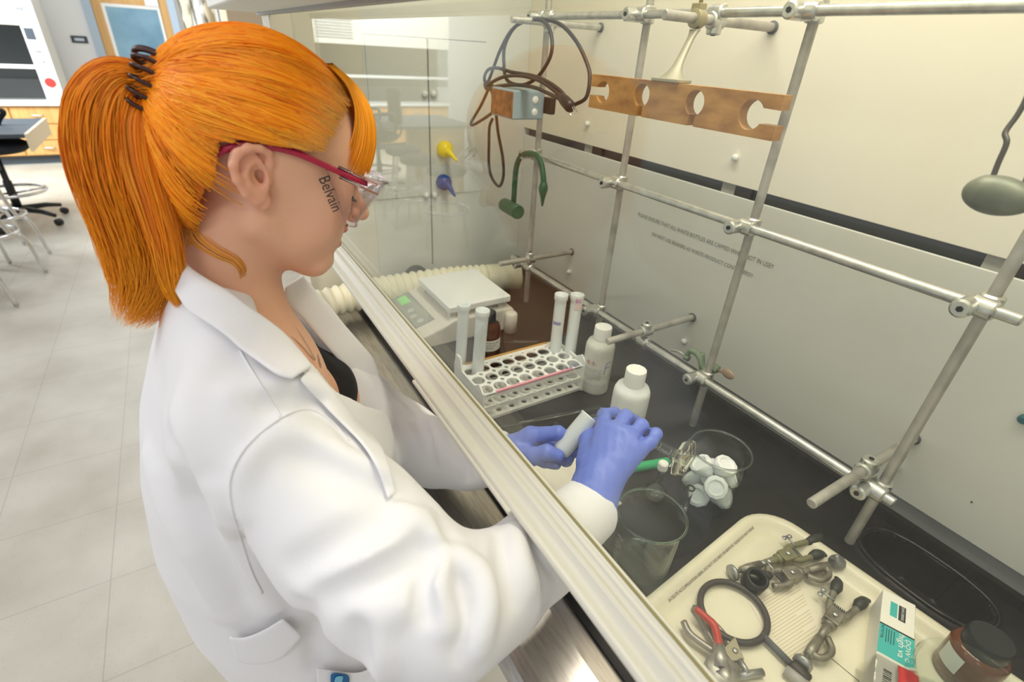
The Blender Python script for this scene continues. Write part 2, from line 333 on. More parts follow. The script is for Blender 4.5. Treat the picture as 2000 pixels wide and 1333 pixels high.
M['red'] = mat('sign_red', (186, 60, 52), .5)
MB().lathe([(.05, 0), (.05, .006)], (-8.379, -1.185, .90), (1, 0, 0), 24).build('red_sticker', M['red'], K)
MB().box((-8.38, -1.25, 1.33), (-8.374, -1.17, 1.44)).build('control_plate', M['toe'], K)
for y, z, a in ((-1.19, 1.2, .05), (-1.18, 1.1, .04), (-1.17, 1.0, .03), (-1.22, 1.6, .07)): MB().box((-8.38, y-a/2, z), (-8.376, y+a/2, z+a*.5)).build('control_button', M['strip'], K)
M['chrome'] = mat('chrome', (225, 225, 225), .15, 1); M['blackp'] = mat('black_plastic', (24, 26, 30), .4); M['blackf'] = mat('black_fabric', (30, 34, 42), .8)
# island bench
K = thing('study_desk', 'grey topped desk with pale edge panel behind the black swivel chair', 'desk', (-5.9, -1.6, 0))
ca = up(80, 231, 2, .75); cb = up(52, 262, 2, .75); yd = (ca[1]+cb[1])/2
MB().box((ca[0], -2.4, .72), (cb[0], yd, .75)).build('desktop', M['toe'], K, bevel=.003)
MB().box((ca[0], yd, .62), (cb[0], yd+.02, .752)).build('edge_panel', mat('pale_maple', (236, 220, 190), .5), K)
MB().box((ca[0]+.05, -2.3, .0), (ca[0]+.09, -1.9, .72)).build('desk_leg', M['oakd'], K)
MB().box((cb[0]-.09, -2.3, .0), (cb[0]-.05, -1.9, .72)).build('desk_leg', M['oakd'], K)
# swivel chair
def swivel(cx, cy):
    K = thing('swivel_lab_chair', 'black swivel lab chair with chrome foot ring and five star base at far left', 'chair', (cx, cy, 0))
    MB().lathe([(.02, .1), (.03, .1), (.03, .35), (.022, .36), (.022, .58), (.012, .58)], (cx, cy, 0), n=20).build('gas_column', M['blackp'], K, smooth=True)
    for i in range(5):
        a = .95+i*2*PI/5; c, s_ = math.cos(a), math.sin(a)
        l = MB().tube([(cx+.02*c, cy+.02*s_, .12), (cx+.2*c, cy+.2*s_, .11), (cx+.31*c, cy+.31*s_, .085)], [.025, .02, .016], 10).build('base_leg', M['blackp'], K, smooth=True)
        MB().lathe([(.012, -.022), (.028, -.02), (.028, .02), (.012, .022)], (cx+.32*c, cy+.32*s_, .03), (-s_, c, 0), 18).build('caster', M['blackp'], l, smooth=True)
    an = np.linspace(0, 2*PI, 40, endpoint=False)
    r = MB().tube([(cx+.23*math.cos(t), cy+.23*math.sin(t), .27) for t in an], .013, 8, True)
    for t in (0.3, 1.87, 3.44, 5.0): r.tube([(cx, cy, .25), (cx+.23*math.cos(t), cy+.23*math.sin(t), .27)], .009, 8)
    r.build('foot_ring', M['chrome'], K, smooth=True)
    MB().lathe([(.0, .58), (.2, .585), (.235, .61), (.235, .645), (.2, .665), (0, .67)], (cx, cy, 0), n=32).build('seat', M['blackf'], K, smooth=True)
    G = [[(cx-.17+.34*i/10, cy-.23-.03*math.sin(PI*i/10), .74+.36*j/8) for i in range(11)] for j in range(9)]
    MB().grid(G).build('backrest', M['blackf'], K, smooth=True, solid=.05, sub=1)
    MB().tube(spline([(cx, cy-.05, .6), (cx, cy-.26, .62), (cx, cy-.29, .9)], 6), .014, 8).build('back_stay', M['blackp'], K, smooth=True)
    for s_ in (-1, 1):
        MB().tube(spline([(cx+s_*.16, cy-.08, .6), (cx+s_*.26, cy-.04, .62), (cx+s_*.27, cy+.05, .78), (cx+s_*.26, cy+.1, .86), (cx+s_*.26, cy-.1, .87), (cx+s_*.27, cy-.13, .8), (cx+s_*.25, cy-.1, .64)], 6), .019, 10).build('armrest', M['blackp'], K, smooth=True)
cc = up(50, 422, 2, .03); swivel(cc[0]+.1, cc[1])
def stool(cx, cy, lab, rot):
    K = thing('lab_stool', lab, 'stool', (cx, cy, 0), 'chrome stools at far left')
    for i in range(4):
        a = rot+i*PI/2; c, s_ = math.cos(a), math.sin(a)
        MB().tube(spline([(cx+.10*c, cy+.10*s_, .60), (cx+.12*c, cy+.12*s_, .42), (cx+.15*c, cy+.15*s_, .30), (cx+.19*c, cy+.19*s_, .28), (cx+.225*c, cy+.225*s_, .2), (cx+.25*c, cy+.25*s_, .01)], 5), .0125, 8).build('leg', M['chrome'], K, smooth=True)
    an = np.linspace(0, 2*PI, 40, endpoint=False)
    MB().tube([(cx+.19*math.cos(t), cy+.19*math.sin(t), .30) for t in an], .0125, 8, True).build('foot_ring', M['chrome'], K, smooth=True)
    MB().lathe([(0, .59), (.15, .595), (.165, .61), (.165, .64), (.14, .655), (0, .66)], (cx, cy, 0), n=32).build('seat', M['blackf'], K, smooth=True)
for (fx_, fy_), lb_, rt in (((98, 496), 'chrome legged lab stool nearest to the black swivel chair', 1.35), ((91, 533), 'chrome legged lab stool in the middle of the row of three', 1.5), ((34, 600), 'chrome legged lab stool nearest the camera, cut by the left edge', 1.2)):
    fp = up(fx_, fy_, 2, 0); stool(fp[0]-.25*math.cos(rt), fp[1]-.25*math.sin(rt), lb_, rt)
# tan column and shelf things behind the hair
K = thing('wall_column', 'tan wall column with small blue switch plate behind the orange hair', 'column', (-6.0, .95, 0))
MB().box((-6.3, .55, 0), (-5.7, 1.4, 2.7)).build('column_shaft', M['wall2'], K)
MB().box((-5.7, 1.02, 1.62), (-5.69, 1.10, 1.68)).build('switch_plate', mat('blue_plate', (50, 74, 130), .4), K)
K = thing('coat_rack', 'cream garments hanging beside the oak door', 'garments', (-8.4, .45, 0))
for i, (y, c_) in enumerate(((.36, (214, 206, 180)), (.5, (226, 224, 216)), (.62, (204, 190, 160)))):
    G = [[(-8.4+.03*math.sin(7*t+i)+.02*math.cos(3*u_+t*5), y+(.02+.05*(1-u_/8))*math.cos(t*2*PI/12*1.0), 1.85-.11*u_) for t in range(13)] for u_ in range(9)]
    MB().grid(G).build('garment', mat('garment', c_, .8), K, smooth=True, solid=.004)
MB().tube([(-8.4, .3, 0), (-8.4, .3, 1.9), (-8.4, .72, 1.9), (-8.4, .72, 0)], .012, 8).build('stand', M['chrome'], K, smooth=True)
# ---------------------------------------------------------------- fume hood
XR = .62
H = thing('fume_hood', 'cream and white walk-up fume hood with black epoxy worktop around the woman\'s hands', 'fume hood', (-.4, .55, 0))
# worktop height field with an oval cup sink
def sup(x, y, cx, cy, a, b, p=2.6): return (abs((x-cx)/a)**p+abs((y-cy)/b)**p)**(1/p)
xs = axis_lin([(XL, -.19, .05), (-.19, .06, .004), (.06, XR, .05)]); ys = axis_lin([(.298, .69, .03), (.69, .818, .004), (.818, .835, .003)])
SC = (-.067, .762)
def wz(x, y):
    d = sup(x, y, *SC, .082, .047); z = 0
    z += .0045*math.exp(-((d-1)/.07)**2)
    if d < .93: z -= .055*min(1, (.93-d)/.16)**.6 if d < .93 else 0
    if y > .822: z = .016
    return ZB+z
G = [[(x, y, wz(x, y)) for y in ys] for x in xs]
ws = MB().grid(G).build('work_surface', M['epoxy'], H, smooth=True, auto=.7)
MB().box((XL, .296, ZB-.03), (XR, .3, ZB-.0005)).box((XL, .3, ZB-.03), (-.2, .835, ZB-.002)).box((.07, .3, ZB-.03), (XR, .835, ZB-.002)).build('surface_slab', M['epoxy'], H)
ck = [(SC[0]+.084*math.copysign(abs(math.cos(t))**.77, math.cos(t)), SC[1]+.048*math.copysign(abs(math.sin(t))**.77, math.sin(t)), ZB+.004) for t in np.linspace(0, 2*PI, 80, endpoint=False)]
MB().tube(ck, .003, 8, True).build('sink_rim', M['epoxyg'], H, smooth=True)
MB().box((XL, YW, ZB+.016), (XR, YW+.012, ZB+.046)).build('grey_base_strip', M['strip'], H)
MB().box((XL, YW-.006, ZB+.046), (XR, YW, 1.328)).build('lower_baffle', M['baffle'], H, bevel=.0015)
MB().box((XL, YW-.006, 1.346), (XR, YW, 2.15)).build('upper_baffle', M['baffle_up'], H, bevel=.0015)
MB().box((XL, YW+.012, 1.30), (XR, YW+.02, 1.38)).build('gap_backing', M['gap'], H)
for px, py in ((1150, 290), (1425, 365), (1950, 520)):
    x = up(px, py, 1, YW)[0]; MB().box((x-.016, YW, 1.326), (x+.012, YW+.01, 1.348)).build('baffle_spacer', M['gaplight'], H); MB().box((x+.012, YW+.002, 1.326), (x+.045, YW+.011, 1.348)).build('slot_shadow_block', M['gapshade'], H)  # dark block beside each spacer stands in for the shadow in the slot
for px, py in ((1148, 242), (1437, 308), (1112, 531), (1337, 667), (1751, 911)):
    p = up(px, py, 1, YW-.008); MB().lathe([(.0045, 0), (.0062, .003), (.0062, .006), (.004, .009), (0, .0095)], (p[0], YW-.006, p[2]), (0, -1, 0), 16).build('bolt_cap', M['white'], H, smooth=True)
p = up(1898, 981, 1, YW-.006); MB().lathe([(.0012, 0), (.0012, .001)], (p[0], YW-.006, p[2]), (0, -1, 0), 10).build('pin_hole', M['hole'], H)
p = up(1999, 820, 1, YW-.01); MB().lathe([(.006, 0), (.006, .006), (.004, .009)], (p[0], YW-.006, p[2]), (0, -1, 0), 12).build('teal_plug', mat('teal_plug', (30, 90, 100), .4), H)
# side wall with service panels
MB().box((XL-.08, .385, ZB), (XL, .85, 2.15)).build('side_liner', M['panel'], H)
MB().box((XL-.09, .20, 0), (XL+.0015, .385, 2.15)).build('front_post', M['post'], H, bevel=.002)
MB().box((XL-.09, .385, 0), (XL-.0, .85, ZB-.03)).build('base_side', M['post'], H)
MB().box((XR, .20, 0), (XR+.09, .85, 2.15)).build('right_side_wall', M['panel'], H)
pn = MB().box((XL-.001, .391, 1.18), (XL+.003, .5395, 1.545)).build('service_panel', M['panel'], H, bevel=.0012)
MB().box((XL-.001, .5435, 1.18), (XL+.003, .70, 1.545)).build('service_panel', M['panel'], H, bevel=.0012)
MB().box((XL-.001, .5395, .98), (XL+.0012, .5435, 1.545)).box((XL-.001, .389, 1.545), (XL+.0012, .70, 1.5475)).build('panel_seam', M['seam'], H)
for px, py in ((828, 183), (845, 183), (832, 380), (847, 380)):
    p = up(px, py, 0, XL); MB().lathe([(.006, 0), (.0075, .003), (.0075, .008), (.005, .011), (0, .012)], (XL+.002, p[1], p[2]), (1, 0, 0), 16).build('panel_knob', M['white'], H, smooth=True)
for px, py, qx, qy, nm, col in ((872, 293, 893, 315, 'yellow nozzle', (252, 224, 10)), (870, 358, 889, 384, 'blue nozzle', (38, 74, 158))):
    p = up(px, py, 0, XL+.02); q = up(qx, qy, 0, XL+.055); mm = mat(nm.replace(' ', '_'), col, .35); b = MB()
    b.lathe([(.008, 0), (.0185, .0), (.0205, .004), (.0205, .016), (.018, .022), (.011, .028), (0, .03)], (XL, p[1], p[2]), (1, 0, 0), 24)
    b.tube(spline([(XL+.018, p[1], p[2]), (XL+.034, p[1]+.004, p[2]-.006), tuple(q)], 6), np.linspace(.013, .0028, 13), 14)
    tag(b.build('gas_nozzle', mm, H, smooth=True), nm)
# sill, base cabinet, top
pts = [(.296, .914), (.27, .916), (.215, .912), (.198, .908), (.19, .898), (.188, .885), (.192, .878), (.198, .885), (.2, .898), (.215, .906), (.27, .910), (.296, .908)]
MB().prism(pts, (XL, 0, 0), (0, 1, 0), (0, 0, 1), (XR-XL, 0, 0)).build('steel_sill', M['steel'], H, smooth=False)
MB().box((XL-.08, .215, .1), (XR, .85, ZB-.085)).build('base_cabinet', M['post'], H)
MB().box((XL-.09, .1, 1.5725), (XR+.09, .2, 2.35)).build('header_panel', M['offw'], H, bevel=.004)
MB().box((XL-.09, .19, 1.568), (XR+.09, .205, 1.576)).build('header_lip', M['strip'], H)
MB().box((XL, .2, 2.15), (XR, .85, 2.2)).build('hood_roof', M['offw'], H)
MB().box((-.95, .42, 2.128), (.25, .62, 2.15)).build('lamp_housing', M['offw'], H, bevel=.003)
# writing on the lower baffle
TM = mat('print_grey', (128, 126, 120), .6)
ty = YW-.0066
a = up(1247, 417, 1, ty); b = up(1508, 528, 1, ty)
def text_between(name, s, a, b, vdir, m_, parent, thick=.0001, hscale=1.0):
    a = np.array(a, float); b = np.array(b, float); o = text(name, s, (0, 0, 0), (1, 0, 0), (0, 1, 0), 1.0, m_, parent, 0)
    me = o.data; co = np.zeros(len(me.vertices)*3); me.vertices.foreach_get('co', co); co = co.reshape(-1, 3)
    w_ = co[:, 0].max()-co[:, 0].min(); L = np.linalg.norm(b-a); u = (b-a)/L; v = np.array(vdir, float); v -= u*(u@v); v /= np.linalg.norm(v); s_ = L/w_
    co = a+(co[:, :1]-co[:, 0].min())*s_*u+co[:, 1:2]*s_*hscale*v
    me.vertices.foreach_set('co', co.ravel()); me.update(); return o
text_between('warning_print', 'PLEASE ENSURE THAT ALL WASTE BOTTLES ARE CAPPED WHEN NOT IN USE!!', (a[0], ty, a[2]-.006), (b[0], ty, a[2]-.006), (0, 0, 1), TM, H, hscale=1.25)
c = up(1274, 455, 1, ty); d = up(1470, 538, 1, ty)
text_between('warning_print', 'DO NOT USE BEAKERS AS WASTE PRODUCT CONTAINERS!!', (c[0], ty, c[2]-.006), (d[0], ty, c[2]-.006), (0, 0, 1), TM, H, hscale=1.2)
# ---------------------------------------------------------------- sash
YS = .242
S = thing('sliding_sash', 'clear glass sliding sash with thick beige bottom handle rail', 'sash', (-.4, YS, 1.1))
MB().box((XL+.002, YS, 1.138), (XR, YS+.005, 1.95)).build('sash_glass', M['sash'], S)
prof = [(.2425, 1.1435), (.2405, 1.1420), (.2365, 1.1415), (.2345, 1.1385), (.2315, 1.1375), (.2290, 1.1385), (.2265, 1.1395), (.2235, 1.1385), (.2205, 1.1345), (.2165, 1.1315), (.2125, 1.1315), (.2085, 1.1330), (.2050, 1.1325), (.2030, 1.1295), (.2035, 1.1255), (.2080, 1.1215), (.2140, 1.1185), (.2180, 1.1080), (.2200, 1.1000), (.2480, 1.0980), (.2520, 1.1000), (.2520, 1.1385), (.2485, 1.1385), (.2480, 1.1330), (.2420, 1.1330)]
rl = MB().prism(prof, (XL+.003, 0, 0), (0, 1, 0), (0, 0, 1), (XR-XL-.004, 0, 0)).build('handle_rail', M['rail'], S, bevel=.0012, seg=2)
x0 = up(812, 745, 1, .2045)[0]; x1 = up(1000, 1008, 1, .2045)[0]
MB().prism([(.215, 1.128), (.2, 1.1285), (.1985, 1.126), (.2, 1.122), (.215, 1.118)], (x0, 0, 0), (0, 1, 0), (0, 0, 1), (x1-x0, 0, 0)).build('pull_tab', M['rail'], rl, bevel=.001)
MB().box((XL+.003, .2425, 1.134), (XR, .2478, 1.1395)).build('glazing_gasket', M['gasket'], S)
# ---------------------------------------------------------------- rod lattice
LT = thing('support_lattice', 'aluminium rod lattice of four uprights and three crossbars in front of the baffle', 'rod lattice', (-.6, .7, .936))
VX = [-1.0373, -.7412, -.4465, -.1488]; HZ = [1.536+.0608, 1.536-.2124, 1.536-.4884]; YX, YZ = .694, .708; RR = .0066
def rod(a, b, name='rod', m_=None, r=RR, ch=.0012):
    a = np.array(a, float); b = np.array(b, float); d = b-a; L = np.linalg.norm(d); d /= L
    return MB().lathe([(r-ch, 0), (r, ch), (r, L-ch), (r-ch, L)], a, d, 20).build(name, m_ or M['alu'], LT, smooth=True, auto=.6)
for x in VX: rod((x, YZ, .936), (x, YZ, 2.1), 'upright_rod', M['aluold'])
for z, (l, r_) in zip(HZ, ((-1.075, .4), (-1.07, -.115), (-1.10, -.125))): rod((l, YX, z), (r_, YX, z), 'crossbar_rod')
def clampblock(x, y0, y1, z, name='cross_clamp', zoff=0):
    b = MB().lathe([(.0095, -.013), (.0115, -.011), (.0115, .011), (.0095, .013)], (x, YZ, z), (0, 0, 1), 20)
    b.lathe([(.0095, -.012), (.0115, -.010), (.0115, .010), (.0095, .012)], (x, YX, z), (1, 0, 0), 20)
    b.lathe([(.008, -.024), (.0105, -.022), (.0105, .0), (.0085, .02)], (x-.011, YX-.003, z-.001), (0, 1, 0), 20)
    c_ = b.build(name, M['alu'], LT, smooth=True, auto=.6)
    MB().lathe([(.0034, 0), (.0034, .002)], (x-.011, YX-.0285, z-.001), (0, 1, 0), 6).build('screw_socket', M['hole'], c_)
for x in VX:
    for z in HZ: clampblock(x, 0, 0, z)
ST = []
for (fx, fy), (bx, by), m_ in (((998, 51), (1174, 54), 'alu'), ((1294, 49.5), (1510, 54), 'aluold'), ((975, 515), (1117, 492), 'aluold'), ((1187, 662), (1353, 620), 'aluold'), ((1602, 950), (1785, 856), 'aluold')):
    p = up(bx, by, 1, YW-.006); q = up(fx, fy, 0, p[0]); rod((p[0], q[1], p[2]), (p[0], YW-.005, p[2]), 'stub_rod', M[m_]); ST.append((p[0], q[1], p[2]))
    MB().lathe([(.009, 0), (.0095, .002), (.009, .004)], (p[0], YW-.006, p[2]), (0, -1, 0), 20).build('wall_collar', M['gap'], LT, smooth=True)
    zz = min(HZ, key=lambda h: abs(h-p[2])); top = p[2] < zz
    b = MB().lathe([(.0095, -.013), (.0115, -.011), (.0115, .011), (.0095, .013)], (p[0], YX, p[2]), (0, 1, 0), 20)
    b.lathe([(.0095, -.012), (.0115, -.010), (.0115, .010), (.0095, .012)], (p[0], YX, zz), (1, 0, 0), 20)
    dz = 1 if p[2] > zz else -1
    b.lathe([(.0105, -.004), (.0105, .016), (.0085, .018)], (p[0], YX, p[2]), (0, 0, dz), 20)
    c_ = b.build('stub_clamp', M['alu'], LT, smooth=True, auto=.6)
    MB().lathe([(.0034, 0), (.0034, .002)], (p[0], YX, p[2]+dz*.017), (0, 0, dz), 6).build('screw_socket', M['hole'], c_)
# ---------------------------------------------------------------- things hung on the lattice
Mw = mat('varnished_wood', (196, 146, 84), .42, var=((140, 92, 48), 22, .35, .75), stretch=(1, 1, 2.5), bump=(60, .12, .0008))
def arc(cx, cz, r, a0, a1, n=22): return [(cx+r*math.cos(t), cz+r*math.sin(t)) for t in np.linspace(a0, a1, n)]
W0, W1, H0, H1 = -.739, -.388, 1.457, 1.507; yb = .602
def keyhole_poly():
    P = [(W0, H1)]; R_ = .0160
    # left slot opens to the left
    c = (W0+.032, (H0+H1)/2+.001); P += [(W0, c[1]+.006), (c[0]-.0145, c[1]+.006)] + arc(c[0], c[1], R_, 2.68, -2.68) + [(W0, c[1]-.007), (W0, H0)]
    for cx in (W0+.122, W0+.224):
        c = (cx, H0+.029); P += [(cx-.0056, H0), (cx-.0056, c[1]-.0150)] + arc(c[0], c[1], R_, -PI/2-.36, -PI/2-2*PI+.36, 30) + [(cx+.0056, H0)]
    c = (W1-.037, (H0+H1)/2); P += [(W1, H0), (W1, c[1]-.0085), (c[0]+.0145, c[1]-.0085)] + arc(c[0], c[1], R_*1.08, -.55, -2*PI+.55) + [(W1, c[1]+.0085), (W1, H1)]
    return P
K = thing('funnel_rack', 'brown varnished wooden funnel rack with four keyhole slots hanging from the top stub rod', 'funnel rack', (-.56, .61, 1.457))
MB().prism(keyhole_poly(), (0, yb, 0), (1, 0, 0), (0, 0, 1), (0, .017, 0)).build('slotted_board', Mw, K, bevel=.0012, seg=2)
Mh = mat('cast_grey', (176, 170, 150), .5, .4, bump=(60, .2, .0006)); Mbr = mat('cast_brass', (170, 160, 128), .45, .5)
sx, sz = ST[1][0], ST[1][2]
MB().box((-.575-.026, yb-.003, H1), (-.575+.026, yb+.025, H1+.005)).build('foot_plate', Mh, K, bevel=.0015)
G = []
for t in np.linspace(0, 1, 14):
    z = H1+.004+t*(sz-.013-H1-.004); w_ = .0055+.019*math.exp(-t*7)+.004*max(0, t-.85)/.15; d_ = .005+.006*math.exp(-t*6)
    G.append([(-.575+(sx+.575)*t*1.0+w_*math.cos(a), yb+.011+(.655-yb-.011)*t*1.0+d_*math.sin(a), z) for a in np.linspace(0, 2*PI, 17)])
MB().grid(G).build('stem', Mh, K, smooth=True)
MB().lathe([(.009, -.008), (.0125, -.007), (.0125, .007), (.009, .008)], (sx, .655, sz), (0, 1, 0), 20).box((sx-.009, .648, sz+.008), (sx+.007, .662, sz+.018)).build('hook_clamp', Mbr, K, bevel=.001)
MB().tube([(sx, .655, sz+.016), (sx+.003, .655, sz+.06)], .0028, 10).build('clamp_screw', Mbr, K, smooth=True)
# digital controller
K = thing('digital_controller', 'blue-grey control box with screen painted with an orange hair reflection, tangled under the black cord', 'controller', (-1.03, .64, 1.41))
Mbl = mat('box_blue', (150, 172, 184), .4)
x0, x1, z0, z1 = -1.085, -.99, 1.405, 1.462
MB().box((x0, .605, z0), (x1, .685, z1)).build('box_body', Mbl, K, bevel=.004)
MB().box((x0+.004, .603, z0+.004), (x1-.002, .606, z1-.004)).build('screen', mat('screen_hair_reflection', (120, 70, 36), .15, var=((168, 104, 52), 60, .4, .6)), K)  # orange reflection of the hair is put into the screen's colour
for zz in (z1-.018, z1-.042): MB().lathe([(.0075, 0), (.0075, .001), (.0068, .0015)], (x1, .66, zz), (1, 0, 0), 20).build('round_button', M['white'], K, smooth=True)
MB().box((x1-.01, .685, z0+.012), (x1+.022, .700, z1-.012)).build('rod_bracket', M['blackp'], K, bevel=.003)
# power cord
Mc = mat('cord_black', (52, 46, 46), .45)
K = thing('power_cord', 'long dark power cord looped over the top left stub rod', 'power cord', (-1.03, .66, 1.3))
def path(px, y0, y1, n=7):
    L_ = np.linspace(y0, y1, len(px)) if np.isscalar(y0) else y0
    return spline([up(a, b, 1, y) for (a, b), y in zip(px, L_)], n)
loop = [(950, 170), (964, 132), (978, 96), (1000, 58), (1030, 40), (1062, 42), (1077, 70), (1075, 110), (1050, 150), (1020, 166), (990, 156), (984, 120), (986, 90), (1000, 60), (1022, 42), (1060, 38), (1095, 48), (1125, 80), (1145, 120), (1152, 150), (1145, 190), (1122, 205)]
ys_ = [.66, .66, .655, .652, .65, .65, .645, .64, .635, .63, .63, .635, .64, .648, .655, .66, .66, .655, .65, .645, .64, .638]
MB().tube(path(loop, ys_, 0), .0036, 10).build('cord_loop', Mc, K, smooth=True)
l2 = [(950, 168), (946, 152), (954, 136), (972, 133), (1000, 141), (1040, 148), (1070, 160), (1095, 178), (1108, 195)]
MB().tube(path(l2, .642, .625), .0036, 10).build('cord_loop', Mc, K, smooth=True)
l3 = [(948, 172), (962, 160), (985, 150), (1015, 148), (1050, 156), (1080, 175), (1102, 196)]
MB().tube(path(l3, .632, .622), .0036, 10).build('cord_loop', Mc, K, smooth=True)
l4 = [(1106, 200), (1070, 182), (1040, 170), (1005, 166), (975, 168), (952, 172), (948, 166), (955, 160), (962, 185), (968, 215), (973, 260), (982, 310), (983, 345), (975, 364), (962, 350), (955, 325), (955, 280), (956, 248), (962, 232)]
MB().tube(path(l4, .618, .66), .0036, 10).build('cord_loop', Mc, K, smooth=True)
l5 = [(955, 172), (940, 205), (921, 238), (924, 244), (945, 232), (966, 217)]
MB().tube(path(l5, .65, .64), .0036, 10).build('cord_loop', Mc, K, smooth=True)
b = MB(); P0 = up(1092, 185, 1, .622); P1 = up(1116, 211, 1, .618)
b.tube([P0+(P1-P0)*t for t in (0, .15, .5, .85, 1)], [.004, .008, .0105, .011, .009], 10)
pl = b.build('cord_plug', M['blackp'], K, smooth=True)
for dx in (-6, 2, 6):
    a_ = up(1116+dx*.8, 211-dx*.5, 1, .618); c_ = up(1121+dx*1.0, 222-dx*.6, 1, .616); MB().tube([a_, c_], .0013, 8).build('plug_prong', M['chrome'], pl)
MB().tube(spline([up(946, 165, 1, .636), up(952, 176, 1, .632), up(962, 170, 1, .628), up(956, 160, 1, .634)], 4, True), .003, 8, True).build('cord_tie', Mc, K, smooth=True)
# green hook
Mg = mat('green_enamel', (22, 92, 58), .4, bump=(40, .1, .0006))
K = thing('green_hook', 'dark green curved rubber-tipped hook hanging on the left end of the middle crossbar', 'hook', (-1.06, .69, 1.3))
hp = [(1003, 398), (1004, 380), (1006, 350), (1009, 325), (1017, 306), (1030, 300), (1046, 303), (1056, 318), (1061, 345), (1062, 362)]
MB().tube(path(hp, [.672]*10, 0), .0066, 12).build('hook_tube', Mg, K, smooth=True)
A_ = up(1062, 355, 1, .672); B_ = up(1059, 403, 1, .672)
MB().tube([A_+(B_-A_)*t for t in (0, .2, .35, .6, 1)], [.0066, .0105, .0105, .006, .002], 14).build('hook_tip', Mg, K, smooth=True)
a_ = up(985, 400, 1, .66); c_ = up(1012, 415, 1, .64); MB().lathe([(.014, 0), (.0165, .002), (.0165, np.linalg.norm(c_-a_)-.002), (.014, np.linalg.norm(c_-a_))], a_, c_-a_, 24).build('hook_barrel', Mg, K, smooth=True, auto=.6)
# green cast clamp at third upright
Mgc = mat('green_cast', (138, 158, 132), .5, var=((112, 128, 104), 50, .4, .7))
K = thing('green_screw_clamp', 'pale green cast clamp with flat wing screw at the foot of the third upright', 'clamp', (-.44, .72, 1.06))
g_ = lambda l, y: spline([up(a, b_, 1, y) for a, b_ in l], 5)
MB().tube(g_([(1340, 696), (1348, 686), (1360, 690), (1368, 702), (1372, 716), (1378, 724)], .715), [.0045]*6+[.0055]*20, 12).tube(g_([(1370, 690), (1371, 712), (1373, 726)], .72), .006, 12).build('clamp_body', Mgc, K, smooth=True)
MB().tube(g_([(1338, 697), (1345, 701)], .715), .006, 12).tube(g_([(1385, 712), (1402, 723)], .715), .0075, 12).build('screw_boss', Mgc, K, smooth=True)
MB().tube(g_([(1312, 684), (1325, 687), (1338, 695)], .715), [.003, .0018, .0016]*3+[.0016]*2, 8).build('thumb_lever', mat('tin', (200, 198, 184), .4, .6), K, smooth=True)
c_ = up(1422, 731, 1, .715); MB().ball((0, 0, 0), 1, 12).v
q = MB(); q.ball(c_, 1, 12, (.0125, .004, .0085)); q.tube([up(1402, 723, 1, .715), c_], .003, 8); q.build('wing_screw', mat('worn_copper', (176, 150, 126), .5, .3), K, smooth=True)
# hanging casting at right
Ml = mat('grey_green_cast', (104, 110, 94), .45, .35, var=((134, 136, 120), 45, .35, .7), bump=(60, .2, .0008))
K = thing('hanging_casting', 'grey-green cast metal piece hanging on a bent wire at the right edge', 'casting', (-.15, .6, 1.44))
def lump(P):
    c = up(1943, 381, 1, .6); d = ellips(P, c, (.024, .013, .0165)); e = ellips(P, up(1972, 392, 1, .6), (.016, .009, .008))
    r = smin(d, e, .012); return smin(r, cone(P, up(1905, 378, 1, .6), up(1925, 355, 1, .6), .0035, .003), .006)
c_ = up(1945, 381, 1, .6)
netmesh('casting_body', lump, np.arange(c_[0]-.05, c_[0]+.05, .0016, dtype=np.float32), np.arange(.57, .63, .0016, dtype=np.float32), np.arange(c_[2]-.04, c_[2]+.04, .0016, dtype=np.float32), Ml, K)
MB().tube(path([(1937, 352), (1950, 318), (1966, 280), (1963, 262), (1970, 248), (1985, 228), (2003, 196), (2020, 150)], .6, .62), .0022, 10).build('hanging_wire', mat('dark_wire', (88, 84, 80), .4, .6), K, smooth=True)
MB().tube(path([(1990, 380), (2005, 350), (2030, 280)], .6, .61), .0022, 10).build('hanging_wire', M['gap'], K, smooth=True)
# ---------------------------------------------------------------- worktop things
Mpe = mat('frosted_plastic', (228, 233, 232), .38)
Mpw = mat('white_plastic', (238, 236, 228), .4, sss=.1)
Mpst = mat('stopper_plastic', (252, 252, 252), .4)
Mtick = mat('print_white', (225, 228, 224), .5)
def beaker(name, lab, x, y, D, Hh, tint=False):
    K = thing(name, lab, 'beaker', (x, y, ZB)); r = D/2; t = .0016
    pr = [(0, .0012), (r*.86, .0008), (r*.94, .003), (r*.965, .012), (r*.97, Hh-.012), (r*.985, Hh-.004), (r+.0012, Hh), (r+.0012, Hh+.0012), (r-.001, Hh+.001), (r*.97-t, Hh-.006), (r*.965-t, .012), (r*.9, .0045), (r*.8, .0035), (0, .0035)]
    MB().lathe(pr, (x, y, ZB), n=64).build('beaker_body', M['thin'], K, smooth=True)
    an = np.linspace(0, 2*PI, 72, endpoint=False)
    sp = [(-.0, 0)]
    P = [(x+(r+.0006+.005*math.exp(-((((a-3.9+PI) % (2*PI))-PI)/.16)**2))*math.cos(a), y+(r+.0006+.005*math.exp(-((((a-3.9+PI) % (2*PI))-PI)/.16)**2))*math.sin(a), ZB+Hh) for a in an]
    MB().tube(P, .0013, 8, True).build('beaker_rim', M['glassg'] if tint else M['glass'], K, smooth=True)
    return K
K = beaker('glass_beaker', 'empty glass beaker nearest the sash, beside the cream tray', -.2817, .418, .0884, .098, True)
q = MB()
for i in range(8):
    z = ZB+.02+i*.007; a0 = -1.9
    q.add([(-.2817+.0433*math.cos(a), .418+.0433*math.sin(a), z+dz) for dz in (0, .0009) for a in np.linspace(a0, a0+(.28 if i % 2 else .16), 6)], [(j, j+1, j+7, j+6) for j in range(5)])
q.build('volume_marks', Mtick, K)
K = beaker('glass_beaker', 'glass beaker full of white plastic stoppers behind the woman\'s right hand', -.320, .600, .0891, .1035)
